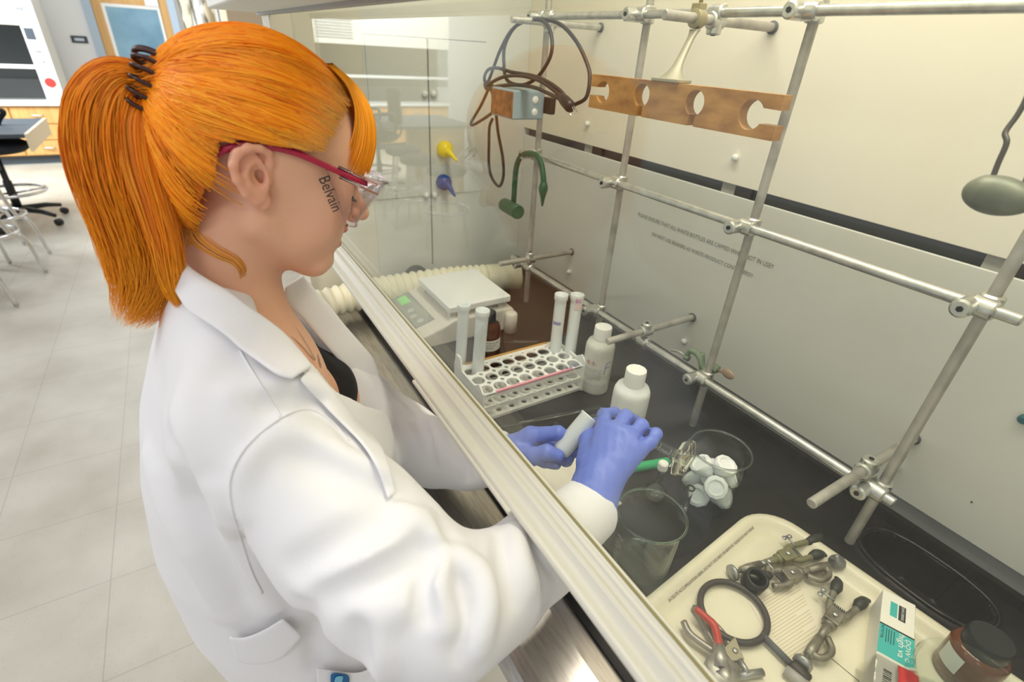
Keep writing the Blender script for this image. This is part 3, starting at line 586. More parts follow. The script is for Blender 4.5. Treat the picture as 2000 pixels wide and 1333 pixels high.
SP = [(.022, .004, 0, (.9, .2, .6)), (-.006, .023, 0, (-.2, .8, .6)), (-.022, -.006, 0, (-.8, -.3, .7)), (.004, -.023, 0, (.1, -.9, .5)), (.0, .0, .022, (.5, .4, .8)), (.019, -.014, .028, (.5, -.7, .6)), (-.018, .014, .027, (-.6, .3, .8)), (.014, .018, .030, (.6, .6, .5)), (-.010, -.014, .044, (-.5, -.5, .7)), (.010, .006, .050, (.3, .1, 1))]
LBL = ['at the bottom right of the beaker', 'at the bottom back of the beaker', 'at the bottom left of the beaker', 'at the bottom front of the beaker, nearest the vial', 'in the middle of the pile', 'low at the front right of the pile', 'half-way up at the left of the pile', 'half-way up at the back right of the pile', 'lying high at the front left of the pile', 'topmost of the pile in the beaker']
for (dx, dy, dz, ax), lb in zip(SP, LBL):
    ax = np.array(ax)/np.linalg.norm(ax); c0 = np.array([-.320+dx*.95, .600+dy*.95, ZB+.019+dz])-ax*.011
    o_ = MB().lathe([(.0105, 0), (.0118, .002), (.0138, .013), (.0172, .0135), (.0180, .015), (.0180, .022), (.017, .024), (.0125, .0245), (.010, .0215), (0, .0215)], c0, ax, 20, flute=-.05).build('bottle_stopper', Mpst, None, smooth=True, auto=.7)
    tag(o_, 'white frosted plastic stopper '+lb, 'stopper', 'stoppers in the glass beaker')
def bottle(nm, lab, x, y, r, h, capr, caph, body, capm, fl=0.0, capn=40):
    K = thing(nm, lab, 'bottle', (x, y, ZB)); sh = h-caph
    MB().lathe([(0, .001), (r*.85, 0), (r*.97, .003), (r, .008), (r, sh-.022), (r*.98, sh-.015), (r*.88, sh-.007), (capr*.92, sh-.001), (capr*.86, sh+.006), (0, sh+.006)], (x, y, ZB), n=48).build('bottle_body', body, K, smooth=True)
    MB().lathe([(capr, sh), (capr, sh+caph*.9), (capr*.96, h), (0, h)], (x, y, ZB), n=capn, flute=fl).build('bottle_cap', capm, K, smooth=True, auto=.7); return K
Mbt = mat('translucent_bottle', (226, 226, 214), .35, trans=.10, sss=.3); Mcap = mat('cap_white', (246, 245, 240), .35)
bx, by = -.645, .631
K = bottle('reagent_bottle', 'translucent plastic bottle with hazard label standing against the lower crossbar', bx, by, .0295, .150, .0175, .026, Mbt, Mcap, -.03)
a = np.linspace(-1.75, .15, 14); R_ = .0298
MB().grid([[(bx+R_*math.cos(t), by+R_*math.sin(t), ZB+z) for t in a] for z in (.028, .088)]).build('bottle_label', mat('label_film', (226, 222, 214), .5), K, smooth=True)
MB().grid([[(bx+(R_+.0003)*math.cos(t), by+(R_+.0003)*math.sin(t), ZB+z) for t in np.linspace(-1.7, -.4, 10)] for z in (.040, .066)]).build('small_print', mat('print_block', (188, 188, 178), .6, var=((210, 208, 200), 400, .4, .6)), K, smooth=True)
Mr = mat('ghs_red', (206, 130, 126), .5)
for a0 in (-1.42, -1.06):
    R2 = R_+.0006; dd = []
    for (u_, v_) in ((0, .0062), (.2, 0), (0, -.0062), (-.2, 0)): dd.append((bx+R2*math.cos(a0+u_), by+R2*math.sin(a0+u_), ZB+.078+v_))
    sb = MB().tube(dd, .0004, 6, True).build('hazard_diamond', Mr, K)
    MB().tube([(bx+R2*math.cos(a0), by+R2*math.sin(a0), ZB+.081), (bx+R2*math.cos(a0), by+R2*math.sin(a0), ZB+.0755)], .0006, 6).build('hazard_mark', M['hole'], sb)
Mink = mat('blue_ink', (70, 66, 140), .5); a0 = -.05
fz = lambda u_, z: (bx+(R_+.0006)*math.cos(a0+u_), by+(R_+.0006)*math.sin(a0+u_), ZB+z)
MB().tube([fz(-.2, .055), fz(-.1, .080)], .0007, 6).tube([fz(-.1, .080), fz(.25, .083)], .0007, 6).tube([fz(-.15, .069), fz(.15, .071)], .0007, 6).build('ink_letter', Mink, K)
K = bottle('squeeze_bottle', 'white plastic bottle with milled cap directly behind the woman\'s right glove', -.503, .587, .0325, .145, .0185, .029, mat('hdpe', (240, 241, 238), .4, trans=.04, sss=.4), Mcap, 0, 12)
# test tube rack
def plate(b, x0, y0, px_, py_, nx, ny, r, z0, t, ex=0, ey=0, n=16):
    a = [2*PI*(i+.5)/n for i in range(n)]
    for i in range(nx):
        for j in range(ny):
            cx, cy = x0+(i+.5)*px_, y0+(j+.5)*py_; V = []
            for z in (z0, z0+t):
                for t_ in a: V.append((cx+r*math.cos(t_), cy+r*math.sin(t_), z))
                for t_ in a:
                    c_, s_ = math.cos(t_), math.sin(t_); m_ = max(abs(c_), abs(s_)); V.append((cx+px_/2*c_/m_, cy+py_/2*s_/m_, z))
            F = []
            for k in range(n):
                k2 = (k+1) % n
                F += [(2*n+k, 2*n+k2, 3*n+k2, 3*n+k), (k, n+k, n+k2, k2), (k, k2, 2*n+k2, 2*n+k)]
                if (i in (0, nx-1)) or (j in (0, ny-1)): F.append((n+k, 3*n+k, 3*n+k2, n+k2))
            b.add(V, F)
    return b
K = thing('test_tube_rack', 'white plastic test tube rack with pink and amber tape along its edges', 'test tube rack', (-.71, .485, ZB))
RX0, RX1, RY0, RY1, RT_ = -.765, -.652, .365, .603, ZB+.062
px_ = (RX1-RX0)/3.4; py_ = (RY1-RY0-.006)/8
plate(MB(), RX1-3*px_, RY0+.003, px_, py_, 3, 8, .0128, RT_-.0035, .0035).build('top_plate', M['white'], K, auto=.5)
plate(MB(), RX1-3*px_, RY0+.003, px_, py_, 3, 8, .0128, ZB+.030, .003).build('middle_plate', Mpw, K, auto=.5)
plate(MB(), RX1-3*px_, RY0+.003, px_, py_, 3, 8, .006, ZB+.001, .004).build('bottom_plate', Mpw, K, auto=.5)
for y in (RY0-.002, RY1-.002):
    MB().prism([(RX0-.004, ZB), (RX1+.004, ZB), (RX1+.004, ZB+.069), (RX1-.012, ZB+.082), (RX1-.03, ZB+.069), (RX0+.03, ZB+.069), (RX0+.022, ZB+.095), (RX0+.006, ZB+.095), (RX0-.004, ZB+.069)], (0, y, 0), (1, 0, 0), (0, 0, 1), (0, .004, 0)).build('end_plate', M['white'], K, bevel=.001)
for z0_, h_ in ((RT_-.010, .010), (ZB+.024, .009), (ZB+.001, .007)):
    MB().box((RX1-.0015, RY0, z0_), (RX1, RY1, z0_+h_)).box((RX0, RY0, z0_), (RX0+.002, RY1, z0_+h_)).build('side_rail', Mpw, K)
MB().box((RX0, RY0+.003, RT_-.003), (RX1-3*px_+.0005, RY1-.003, RT_)).build('top_border', M['white'], K)
MB().box((RX1-.0005, RY0+.03, RT_-.002), (RX1+.0012, RY1-.03, RT_+.0008)).box((RX1-.006, RY0+.03, RT_), (RX1+.001, RY1-.03, RT_+.0008)).build('pink_tape', mat('tape_pink', (238, 160, 176), .5), K)
MB().box((RX0-.001, RY0+.02, RT_-.002), (RX0+.005, RY1-.02, RT_+.001)).build('amber_tape', mat('tape_amber', (196, 150, 76), .5), K)
text_between('tape_writing', 'std Blk', (RX1-.003, RY1-.045, RT_+.0012), (RX1-.003, RY1-.006, RT_+.0012), (-1, 0, 0), Mink, K)
def tube_(lab, bot, top, r, marks=()):
    bot = np.array(bot); top = np.array(top); d = top-bot; L = np.linalg.norm(d); d /= L
    K = thing('sample_tube', lab, 'tube', tuple(bot), 'frosted tubes in the rack')
    MB().lathe([(0, 0), (r*.6, .001), (r*.93, .006), (r, .014), (r*1.02, L-.022), (r*1.02, L-.016), (r*1.17, L-.012), (r*1.2, L-.002), (r*1.12, L), (r*.9, L-.001), (r*.88, L-.03), (r*.86, .03), (0, .02)], bot, d, 32).build('tube_body', Mpe, K, smooth=True)
    return K, bot, d, L
tube_('frosted sample tube at the far left corner of the rack, behind the wider one', (-.781, .380, ZB+.005), (-.776, .388, ZB+.192), .0108)
tube_('frosted sample tube with flared lip at the near left end of the rack', (-.736, .396, ZB+.005), (-.742, .410, ZB+.190), .0118)
K, b0, d0, L0 = tube_('frosted sample tube with blue mark at the right end of the rack', (-.724, .578, ZB+.005), (-.738, .590, ZB+.190), .0118)
c_ = b0+d0*.125
MB().grid([[tuple(c_+np.array([.0124*math.cos(t), .0124*math.sin(t), z])) for t in np.linspace(-1.7, -.2, 10)] for z in (-.004, .0035)]).build('ink_band', mat('ink_band', (150, 150, 196), .5), K, smooth=True)
K, b0, d0, L0 = tube_('frosted sample tube with pink sticker at its top, rightmost in the rack', (-.706, .604, ZB+.005), (-.724, .6205, ZB+.190), .0122)
c_ = b0+d0*.168
st = MB().grid([[tuple(c_+np.array([.0150*math.cos(t), .0150*math.sin(t), z])) for t in np.linspace(-.9, .15, 8)] for z in (-.011, .015)]).build('pink_sticker', mat('sticker_pink', (240, 214, 214), .5), K, smooth=True)
p_ = lambda t, z: tuple(c_+np.array([.0153*math.cos(t), .0153*math.sin(t), z]))
MB().tube([p_(-.75, .005), p_(-.75, .013)], .0004, 6).tube(spline([p_(-.75, .013), p_(-.5, .011), p_(-.7, .009), p_(-.45, .007), p_(-.75, .005)], 4), .0004, 6).tube([p_(-.3, .005), p_(-.28, .013), p_(-.1, .011), p_(-.28, .009), p_(-.05, .005)], .0004, 6).build('sticker_writing', mat('violet_ink', (170, 110, 190), .5), st)
# balance
Mbal = mat('balance_cream', (224, 218, 206), .4); Mpan = mat('pan_white', (248, 248, 246), .3)
K = thing('laboratory_balance', 'white electronic balance with square pan and green lit display behind the rack', 'balance', (-1.04, .47, ZB))
pr = [(.325, ZB+.004), (.60, ZB+.004), (.61, ZB+.012), (.61, ZB+.058), (.60, ZB+.064), (.445, ZB+.064), (.43, ZB+.056), (.345, ZB+.030), (.322, ZB+.016)]
MB().prism(pr, (-1.165, 0, 0), (0, 1, 0), (0, 0, 1), (.225, 0, 0)).build('balance_body', Mbal, K, bevel=.006, seg=3)
sl = np.array([0, .085, .026]); sl /= np.linalg.norm(sl); nrm = np.array([0, -.026, .085]); nrm /= np.linalg.norm(nrm); o0 = np.array([-1.155, .352, ZB+.0318])
cp = MB().obox(o0+np.array([.085, 0, 0])+sl*.033+nrm*.001, (.085, 0, 0), sl*.033, nrm*.0012).build('control_panel', mat('panel_grey', (150, 156, 150), .3), K, bevel=.001)
MB().obox(o0+np.array([.032, 0, 0])+sl*.040+nrm*.0026, (.020, 0, 0), sl*.012, nrm*.0006).build('green_display', mat('lcd_green', (120, 196, 110), .3, emit=.35), cp)
for i, (u_, v_) in enumerate(((.09, .045), (.12, .04), (.15, .046))): MB().lathe([(.008, 0), (.009, .0008), (.0085, .0012)], o0+np.array([u_, 0, 0])+sl*v_*.8+nrm*.002, nrm, 20).build('panel_key', mat('key_ring', (190, 196, 190), .3), cp)
MB().lathe([(.009, 0), (.009, .002), (.007, .003)], (-.95, .345, ZB+.03), (.3, -.6, .7), 20).build('power_button', mat('button_red', (150, 96, 104), .5), K, smooth=True)
MB().box((-1.135, .435, ZB+.078), (-.945, .60, ZB+.096)).build('weighing_pan', Mpan, K, bevel=.004, seg=3, auto=.5)
for x in (-1.12, -.965):
    for y in (.45, .58): MB().box((x-.008, y-.008, ZB+.062), (x+.008, y+.008, ZB+.08)).build('pan_support', Mbal, K, bevel=.002)
MB().lathe([(.012, 0), (.016, .002), (.016, .05), (.012, .055)], (-.932, .595, ZB+.002), (0, 0, 1), 20).build('level_foot', Mbal, K, smooth=True)
# amber bottle
Mam = mat('amber_glass', (104, 52, 26), .12, trans=.35, ior=1.5); Mlab = mat('paper_label', (232, 228, 220), .6)
ax_, ay_ = -.823, .470
K = bottle('amber_bottle', 'small amber glass bottle with white label behind the rack, partly behind a tube', ax_, ay_, .026, .135, .015, .02, Mam, M['blackp'])
MB().grid([[(ax_+.0262*math.cos(t), ay_+.0262*math.sin(t), ZB+z) for t in np.linspace(-2.2, .9, 16)] for z in (.052, .078)]).build('bottle_label', Mlab, K, smooth=True)
q = MB()
for z, w_ in ((.071, 1.3), (.065, 1.1), (.059, .9)): q.grid([[(ax_+.0265*math.cos(t), ay_+.0265*math.sin(t), ZB+z+dz) for t in np.linspace(-.9, -.9+w_, 8)] for dz in (0, .0024)])
q.build('label_print', mat('label_ink', (90, 84, 84), .6, var=((220, 216, 210), 600, .45, .5)), K)
# corrugated hose
Mho = mat('hose_ivory', (240, 234, 206), .5, sss=.2)
K = thing('corrugated_hose', 'ivory corrugated air hose lying across the far end of the worktop', 'hose', (-1.19, .4, ZB))
hc = spline([(-1.20, .03, ZB-.07), (-1.185, .10, ZB+.0), (-1.18, .18, ZB+.042), (-1.188, .30, ZB+.050), (-1.195, .42, ZB+.048), (-1.19, .55, ZB+.046), (-1.17, .66, ZB+.044)], 36)
rr = [.036+.0032*math.sin(i*2*PI/6.0) for i in range(len(hc))]
MB().tube(hc, rr, 32, cap=True).build('hose_corrugation', Mho, K, smooth=True)
MB().tube([(-1.17, .655, ZB+.044), (-1.16, .70, ZB+.044), (-1.145, .75, ZB+.044)], [.0375, .038, .0375], 32).build('hose_cuff', Mho, K, smooth=True, auto=.6)
tag(MB().lathe([(.03, 0), (.034, .004), (.034, .03), (.028, .036), (0, .037)], (-1.25, .47, ZB+.05), (1, 0, 0), 32).build('black_knob', M['blackp'], None, smooth=True), 'round black knob on the side wall just behind the ivory hose', 'knob')
# glass rods
def rodg(lab, a, b, r, m_=None):
    a = np.array(a, float); b = np.array(b, float); d = b-a; L = np.linalg.norm(d)
    tag(MB().lathe([(r*.4, 0), (r, r*.6), (r, L-r*.6), (r*.4, L)], a, d/L, 12).build('glass_rod', m_ or M['glass'], None, smooth=True), lab, 'glass rod', 'glass rods on the worktop')
rodg('long glass stirring rod lying in front of the test tube rack', (-.628, .36, ZB+.0032), (-.585, .60, ZB+.0032), .003)
rodg('short glass rod lying behind the test tube rack', (-.895, .545, ZB+.0032), (-.862, .633, ZB+.0032), .003)
# flask, vial, green tube, small glass, towel
fx, fy = -.357, .522
K = thing('small_flask', 'tiny round glass flask with white stopper between the beakers and glove', 'flask', (fx, fy, ZB))
MB().lathe([(0, .001), (.008, 0), (.014, .004), (.0175, .012), (.0165, .021), (.010, .029), (.0052, .034), (.0048, .062), (.0066, .064), (.0066, .066), (.0044, .066), (.004, .036), (.009, .028), (.015, .020), (.016, .012), (.012, .004), (0, .002)], (fx, fy, ZB), n=32).build('flask_body', M['glass'], K, smooth=True)
MB().lathe([(.0042, .055), (.0045, .066), (.0078, .067), (.0078, .078), (.006, .080), (0, .080)], (fx, fy, ZB), n=20).build('flask_stopper', Mpw, K, smooth=True, auto=.7)
vx, vy = -.318, .548
tag(MB().lathe([(0, .0005), (.004, 0), (.0055, .002), (.0055, .046), (.0065, .05), (.0055, .0505), (.0044, .046), (.0044, .003), (0, .002)], (vx, vy, ZB), (.02, 0, 1), 24).build('glass_vial', M['glass'], None, smooth=True), 'narrow open glass vial standing between the two beakers', 'vial')
K = thing('green_tube', 'bright green plastic tube lying behind the right glove', 'tube', (-.41, .57, ZB))
a_ = np.array([-.428, .505, ZB+.009]); b_ = np.array([-.402, .598, ZB+.009])
MB().tube([a_, b_], .008, 20).build('tube_body', mat('vivid_green', (20, 176, 112), .35, sss=.2), K, smooth=True, auto=.7)
MB().lathe([(.0082, 0), (.0088, .002), (.0088, .014), (.006, .017)], b_, b_-a_, 20).build('clear_cap', M['glass'], K, smooth=True)
sx_, sy_ = -.532, .446
tag(MB().lathe([(0, .001), (.009, 0), (.0105, .002), (.0105, .046), (.0118, .05), (.0105, .0505), (.0092, .047), (.0092, .003), (0, .0022)], (sx_, sy_, ZB), n=32).build('shot_glass_vial', M['glass'], None, smooth=True), 'short clear glass vial standing behind the left glove', 'vial')
# paper towel
P4 = [up(1010, 900, 2, ZB+.003), up(1108, 862, 2, ZB+.003), up(1215, 985, 2, ZB+.003), up(1110, 1040, 2, ZB+.003)]
G = [[P4[0]*(1-u_)*(1-v_)+P4[1]*u_*(1-v_)+P4[2]*u_*v_+P4[3]*(1-u_)*v_+np.array([0, 0, .0022+.002*math.sin(9*u_+2)*math.sin(7*v_)]) for u_ in np.linspace(0, 1, 14)] for v_ in np.linspace(0, 1, 14)]
tag(MB().grid(G).build('paper_towel', mat('towel_cream', (236, 230, 212), .9), None, smooth=True, solid=.0015), 'cream paper towel lying on the black worktop below both gloves', 'paper towel')
# ---------------------------------------------------------------- tray and its contents
TA = math.radians(6); TU = np.array([math.cos(TA), math.sin(TA), 0]); TV = np.array([math.sin(TA), -math.cos(TA), 0]); TO = np.array([-.262, .660, ZB])
TW, TD = .44, .355
K = thing('plastic_tray', 'large cream plastic tray with raised rim at the right of the worktop', 'tray', tuple(TO))
def rrect(ins, z, rad=.062, n=9):
    P = []; w_, d_ = TW-2*ins, TD-2*ins; r = max(rad-ins, .012)
    for cx, cy, a0 in ((w_-r, r, -PI/2), (w_-r, d_-r, 0), (r, d_-r, PI/2), (r, r, PI)):
        for t in np.linspace(a0, a0+PI/2, n): P.append((ins+cx+r*math.cos(t), ins+cy+r*math.sin(t), z))
    return [TO+TU*a+TV*b+np.array([0, 0, c]) for a, b, c in P]+[TO+TU*P[0][0]+TV*P[0][1]+np.array([0, 0, P[0][2]])]
Mt = mat('tray_cream', (240, 232, 206), .32)
rings = [rrect(.012, 0), rrect(.004, .010), rrect(.0, .0135), rrect(.002, .0175), rrect(.008, .0185), rrect(.013, .0175), rrect(.017, .013), rrect(.026, .0045), rrect(.034, .003), rrect(.08, .003), rrect(.15, .003)]
MB().grid(rings).build('tray_shell', Mt, K, smooth=True)
MB().add([tuple(p) for p in rrect(.149, .003)[:-1]], [tuple(range(36))]).build('tray_floor', Mt, K)
TZ = ZB+.003
a_ = up(1300, 1172, 2, TZ+.006); b_ = up(1498, 1053, 2, TZ+.006)
a2 = np.array([a_[0], a_[1], ZB+.0098]); b2 = np.array([b_[0], b_[1], ZB+.0098])
du = -TV; off = float((a2-TO)@TU); off = .0212
A3 = TO+TU*off+TV*float((a2-TO)@TV)+np.array([0, 0, .0098+.0006]); B3 = TO+TU*off+TV*float((b2-TO)@TV)+np.array([0, 0, .0098+.0006])
text_between('tray_print', 'SATELITE ACCUMULATION AREA. DO NOT DISCARD OR REMOVE. PLEASE DO NOT MOVE', A3, B3, (-.74, 0, .67), mat('print_black', (60, 54, 48), .6), K, hscale=1.15)
# printed sheet under the tools
o_ = MB(); s0 = up(1500, 1140, 2, TZ+.0006)
sh = [up(1462, 1175, 2, TZ+.0005), up(1560, 1115, 2, TZ+.0005), up(1625, 1275, 2, TZ+.0005), up(1545, 1330, 2, TZ+.0005)]
S_ = tag(MB().add([tuple(p) for p in sh]+[tuple(p+np.array([0, 0, .0004])) for p in sh], [(0, 1, 2, 3), (4, 5, 6, 7), (0, 1, 5, 4), (1, 2, 6, 5), (2, 3, 7, 6), (3, 0, 4, 7)]).build('printed_sheet', mat('sheet_cream', (242, 232, 208), .5), None), 'cream printed sheet lying flat under the tools in the tray', 'printed sheet')
q = MB()
for i in range(24):
    f = .06+.88*i/23; a_ = sh[0]+(sh[3]-sh[0])*f; b_ = sh[1]+(sh[2]-sh[1])*f; w_ = (b_-a_)*(.82 if i % 5 else .55); s_ = a_+(b_-a_)*.08+np.array([0, 0, .0006]); v_ = (sh[3]-sh[0])/30*.42
    q.add([s_, s_+w_, s_+w_+v_, s_+v_], [(0, 1, 2, 3)])
q.build('print_lines', mat('faint_print', (222, 208, 178), .6), S_)
# three-prong clamps
Mcg = mat('clamp_grey', (158, 152, 136), .42, .55, var=((118, 112, 100), 60, .35, .7), bump=(120, .2, .0004)); Mco = mat('clamp_olive', (140, 136, 104), .5, .3)
Mtip = mat('vinyl_tip', (56, 56, 50), .5); Mkn = mat('knurled_zinc', (168, 168, 164), .35, .7)
def clamp(lab, knob, tips, zt, mid=None, jm=Mcg, grp='extension clamps in the tray', black=False, knobbig=False):
    kp = np.array([*up(*knob, 2, TZ+.010)[:2], TZ+.012]); t1 = np.array([*up(*tips[0], 2, TZ+.012)[:2], TZ+.012]); t2 = np.array([*up(*tips[1], 2, TZ+.012)[:2], TZ+.010])
    tm = (t1+t2)/2; d = tm-kp; L = np.linalg.norm(d); d /= L; n = np.array([-d[1], d[0], 0]); n /= np.linalg.norm(n); Zv = np.array([0, 0, 1.0])
    if (t1-t2)@n < 0: n = -n
    K = thing('extension_clamp', lab, 'clamp', tuple(kp*[1, 1, 0]+np.array([0, 0, TZ])), grp)
    kb = MB().lathe([(.003, -.002), (.0105, .0), (.0105, .0035), (.003, .006), (.0025, .02)], kp, d if not knobbig else (d*.4+Zv*.8), 24, flute=.04).build('thumb_knob', Mkn, K, smooth=True)
    b = MB().tube([kp+d*.016, kp+d*.03, kp+d*.05], [.005, .006, .0052], 12)
    b.tube(spline([kp+d*.022+n*.0, kp+d*.026-n*.012, kp+d*.045-n*.016, kp+d*.058-n*.006], 5), .0042, 10)
    b.build('rod_holder', Mcg, K, smooth=True)
    MB().tube([kp+d*.05, kp+d*L*.42, kp+d*L*.58], [.0042, .0048, .0062], 12).lathe([(.007, 0), (.0075, .003), (.007, .006)], kp+d*L*.48, d, 16).build('shank', jm, K, smooth=True)
    hb = kp+d*L*.55; hub = MB().obox(hb+d*.008, d*.012, n*.009, Zv*.006).build('jaw_hub', jm, K, bevel=.0015)
    MB().lathe([(.003, 0), (.0034, .0015), (.002, .0025)], hb+d*.008+Zv*.006, Zv, 14).build('pivot_pin', M['chrome'], hub, smooth=True)
    for sgn, tp in ((1, t1), (-1, t2)):
        p = [hb+d*.012+n*sgn*.006, hb+d*.024+n*sgn*.011, hb+(tp-hb)*.72+n*sgn*.002]
        j = MB().tube(spline(p, 5), [.0048]*6+[.0042]*5, 10).build('jaw', jm, K, smooth=True)
        if not black or sgn > 0: MB().tube(spline([p[2]-(tp-hb)*.05, hb+(tp-hb)*.86+Zv*.001, tp, tp+n*sgn*.004+d*.004], 4), [.0048, .0058, .0068, .0075, .0072, .007, .0066, .006, .005, .0042, .0035, .0028, .0022], 10).build('jaw_tip', Mtip, j, smooth=True)
    sp = MB(); c0 = hb+d*.026-n*.008; c1 = hb+d*.026+n*.008
    sp.tube([c0+(c1-c0)*t+.0028*(math.cos(t*44)*d+math.sin(t*44)*Zv) for t in np.linspace(0, 1, 70)], .0006, 6).build('spring', M['gap'], K, smooth=True)
    w0 = hb+d*.03+n*.012+Zv*.004
    MB().tube([w0-n*.004, w0+n*.014], .0016, 8).ball(w0+n*.012+d*.005, .0036, 8, (1, 1, .5)).ball(w0+n*.012-d*.005, .0036, 8, (1, 1, .5)).build('wing_screw', Mkn, K, smooth=True)
    return K, kp, d, n
clamp('olive-jawed extension clamp lying nearest the tray\'s left rim', (1428, 1122), ((1602, 1049), (1608, 1082)), 0, jm=Mco)
K, kp, d, n = clamp('extension clamp with big ridged zinc knob and black ring jaw', (1634, 1102), ((1482, 1128), (1490, 1150)), 0, black=True, knobbig=True)
c_ = up(1474, 1136, 2, TZ+.016)
MB().lathe([(.0125, -.012), (.015, -.01), (.015, .010), (.0125, .012), (.0105, .011), (.0105, -.011), (.0125, -.012)], c_, (.2, -.1, 1), 28).build('black_ring_jaw', mat('black_rubber', (20, 22, 22), .5), K, smooth=True)
clamp('extension clamp with open jaws and coil spring beside the teal box', (1565, 1300), ((1636, 1135), (1692, 1172)), 0)
# support ring
K = thing('support_ring', 'dark rubber-sleeved iron support ring with handle lying in the tray', 'support ring', (-.165, .465, TZ))
cx, cy = (up(1367, 1165, 2, TZ+.007)+up(1500, 1225, 2, TZ+.007))[:2]/2; Rr = .0405
MB().tube([(cx+Rr*math.cos(t), cy+Rr*math.sin(t), TZ+.0075) for t in np.linspace(0, 2*PI, 64, endpoint=False)], .0042, 12, True).build('ring', mat('rubber_grey', (66, 60, 56), .45), K, smooth=True)
h0 = up(1487, 1240, 2, TZ+.0075); h1 = up(1545, 1298, 2, TZ+.0075); h2 = up(1580, 1345, 2, TZ+.0075); h0 = np.array([*h0[:2], TZ+.0075])
MB().tube([h0, h1], [.0042, .004], 12).build('handle', M['gap'], K, smooth=True)
MB().lathe([(.007, 0), (.008, .002), (.008, .02), (.006, .022)], h1, h1-h0, 12).build('ring_boss', mat('boss_dark', (70, 66, 60), .5, .4), K, smooth=True)
MB().tube([h1+np.array([0, -.012, 0]), h2], [.0062, .0065], 16).build('handle_end', mat('handle_grey', (170, 166, 158), .4), K, smooth=True)
# pliers
K = thing('pliers', 'locking pliers with one red and one grey handle at the tray\'s near edge', 'pliers', (-.14, .4, TZ))
pth = lambda L_, z: [np.array([*up(a, b_, 2, z)[:2], z]) for a, b_ in L_]
Mred = mat('handle_red', (190, 58, 46), .35); Mgr = mat('handle_steel', (150, 144, 136), .35, .6)
MB().tube(spline(pth([(1359, 1190), (1378, 1206), (1394, 1222), (1400, 1240), (1404, 1262)], TZ+.022), 5), [.0042]*8+[.005]*5+[.0048]*8, 12).build('handle', Mred, K, smooth=True)
MB().tube(spline(pth([(1335, 1215), (1347, 1238), (1372, 1258), (1398, 1275)], TZ+.012), 5), .0042, 12).build('handle', Mgr, K, smooth=True)
MB().tube(spline(pth([(1357, 1188-2), (1372, 1212), (1385, 1240), (1400, 1265)], TZ+.008), 5), .004, 12).build('handle', Mgr, K, smooth=True)
pv = pth([(1408, 1310)], TZ+.018)[0]
hd = MB().lathe([(.0165, -.006), (.018, -.004), (.018, .004), (.0165, .006)], pv, (0, 0, 1), 28).tube([pth([(1404, 1262)], TZ+.02)[0], pv], [.0065, .011], 12).tube([pv, pth([(1425, 1345)], TZ+.014)[0]], [.012, .008], 12).build('pliers_head', mat('pliers_metal', (178, 174, 166), .4, .7, var=((130, 126, 118), 70, .4, .7)), K, smooth=True)
MB().lathe([(.004, 0), (.004, .0025), (.002, .003)], pv+np.array([0, 0, .006]), (0, 0, 1), 14).build('pivot_screw', M['hole'], hd)
# flat plate clamp
K = thing('flat_spring_clamp', 'flat steel spring clamp with riveted plate under the ring\'s edge beside the pliers', 'clamp', (-.11, .43, TZ))
pp = pth([(1412, 1268), (1436, 1243), (1454, 1288), (1430, 1292)], TZ+.012)
MB().add([tuple(p) for p in pp]+[tuple(p-np.array([0, 0, .005])) for p in pp], [(0, 1, 2, 3), (4, 5, 6, 7), (0, 1, 5, 4), (1, 2, 6, 5), (2, 3, 7, 6), (3, 0, 4, 7)]).build('clamp_plate', mat('plate_olive', (168, 160, 136), .45, .4), K, bevel=.001)
MB().lathe([(.0035, 0), (.0035, .001), (.002, .002)], pth([(1436, 1272)], TZ+.012)[0], (0, 0, 1), 14).build('rivet', Mkn, K, smooth=True)
MB().tube(pth([(1444, 1290), (1462, 1318)], TZ+.009), [.004, .003], 10).tube(pth([(1440, 1322), (1490, 1314)], TZ+.006), .0045, 10).build('screw_stem', Mkn, K, smooth=True)
MB().tube(spline(pth([(1352, 1186), (1380, 1205), (1410, 1235), (1425, 1262)], TZ+.005), 5), .0035, 10).build('grey_prong', Mgr, K, smooth=True)
# grease box
zt = TZ+.040
A = up(1725, 1151, 2, zt); B = up(1789, 1183, 2, zt); Cc = up(1641, 1302, 2, zt); u_ = (B-A); W_ = np.linalg.norm(u_); u_ /= W_; v_ = Cc-A; v_ -= u_*(v_@u_); L_ = np.linalg.norm(v_); v_ /= L_; nz = np.array([0, 0, 1.0]); L_ *= 1.06
K = thing('grease_box', 'teal and white cardboard box of vacuum grease lying in the tray', 'box', (A[0], A[1], TZ))
MB().obox(A+u_*W_/2+v_*L_/2-nz*.0195, u_*W_/2, v_*L_/2, nz*.0195).build('carton', mat('carton_white', (244, 240, 228), .5), K, bevel=.001)
Mte = mat('teal_print', (64, 184, 178), .45); Mbk = mat('carton_black', (38, 40, 44), .45)
def patch(name, u0, u1, v0, v1, m_, h=.0002, par=None): return MB().obox(A+u_*(u0+u1)/2*W_+v_*(v0+v1)/2*L_+nz*h/2, u_*(u1-u0)/2*W_, v_*(v1-v0)/2*L_, nz*h/2).build(name, m_, par or K)
patch('teal_panel', .003, .998, .36, .64, Mte); patch('black_stripe', .003, .998, .352, .366, Mbk, .0003)
patch('teal_block', .26, .47, .09, .24, Mte); patch('black_block', .51, .72, .09, .245, Mbk)
MB().obox(A+u_*(W_+.0001)+v_*(.53*L_)-nz*.0195, u_*.0002, v_*.17*L_, nz*.0192).build('side_panel', Mte, K)
def btext(s, uu, v0, v1, m_, hs=1.0, nm='carton_print'):
    a = A+u_*uu*W_+v_*v0*L_+nz*.0006; b = A+u_*uu*W_+v_*v1*L_+nz*.0006; text_between(nm, s, a, b, u_, m_, K, hscale=hs)
Mtw = mat('letter_white', (248, 248, 244), .5)
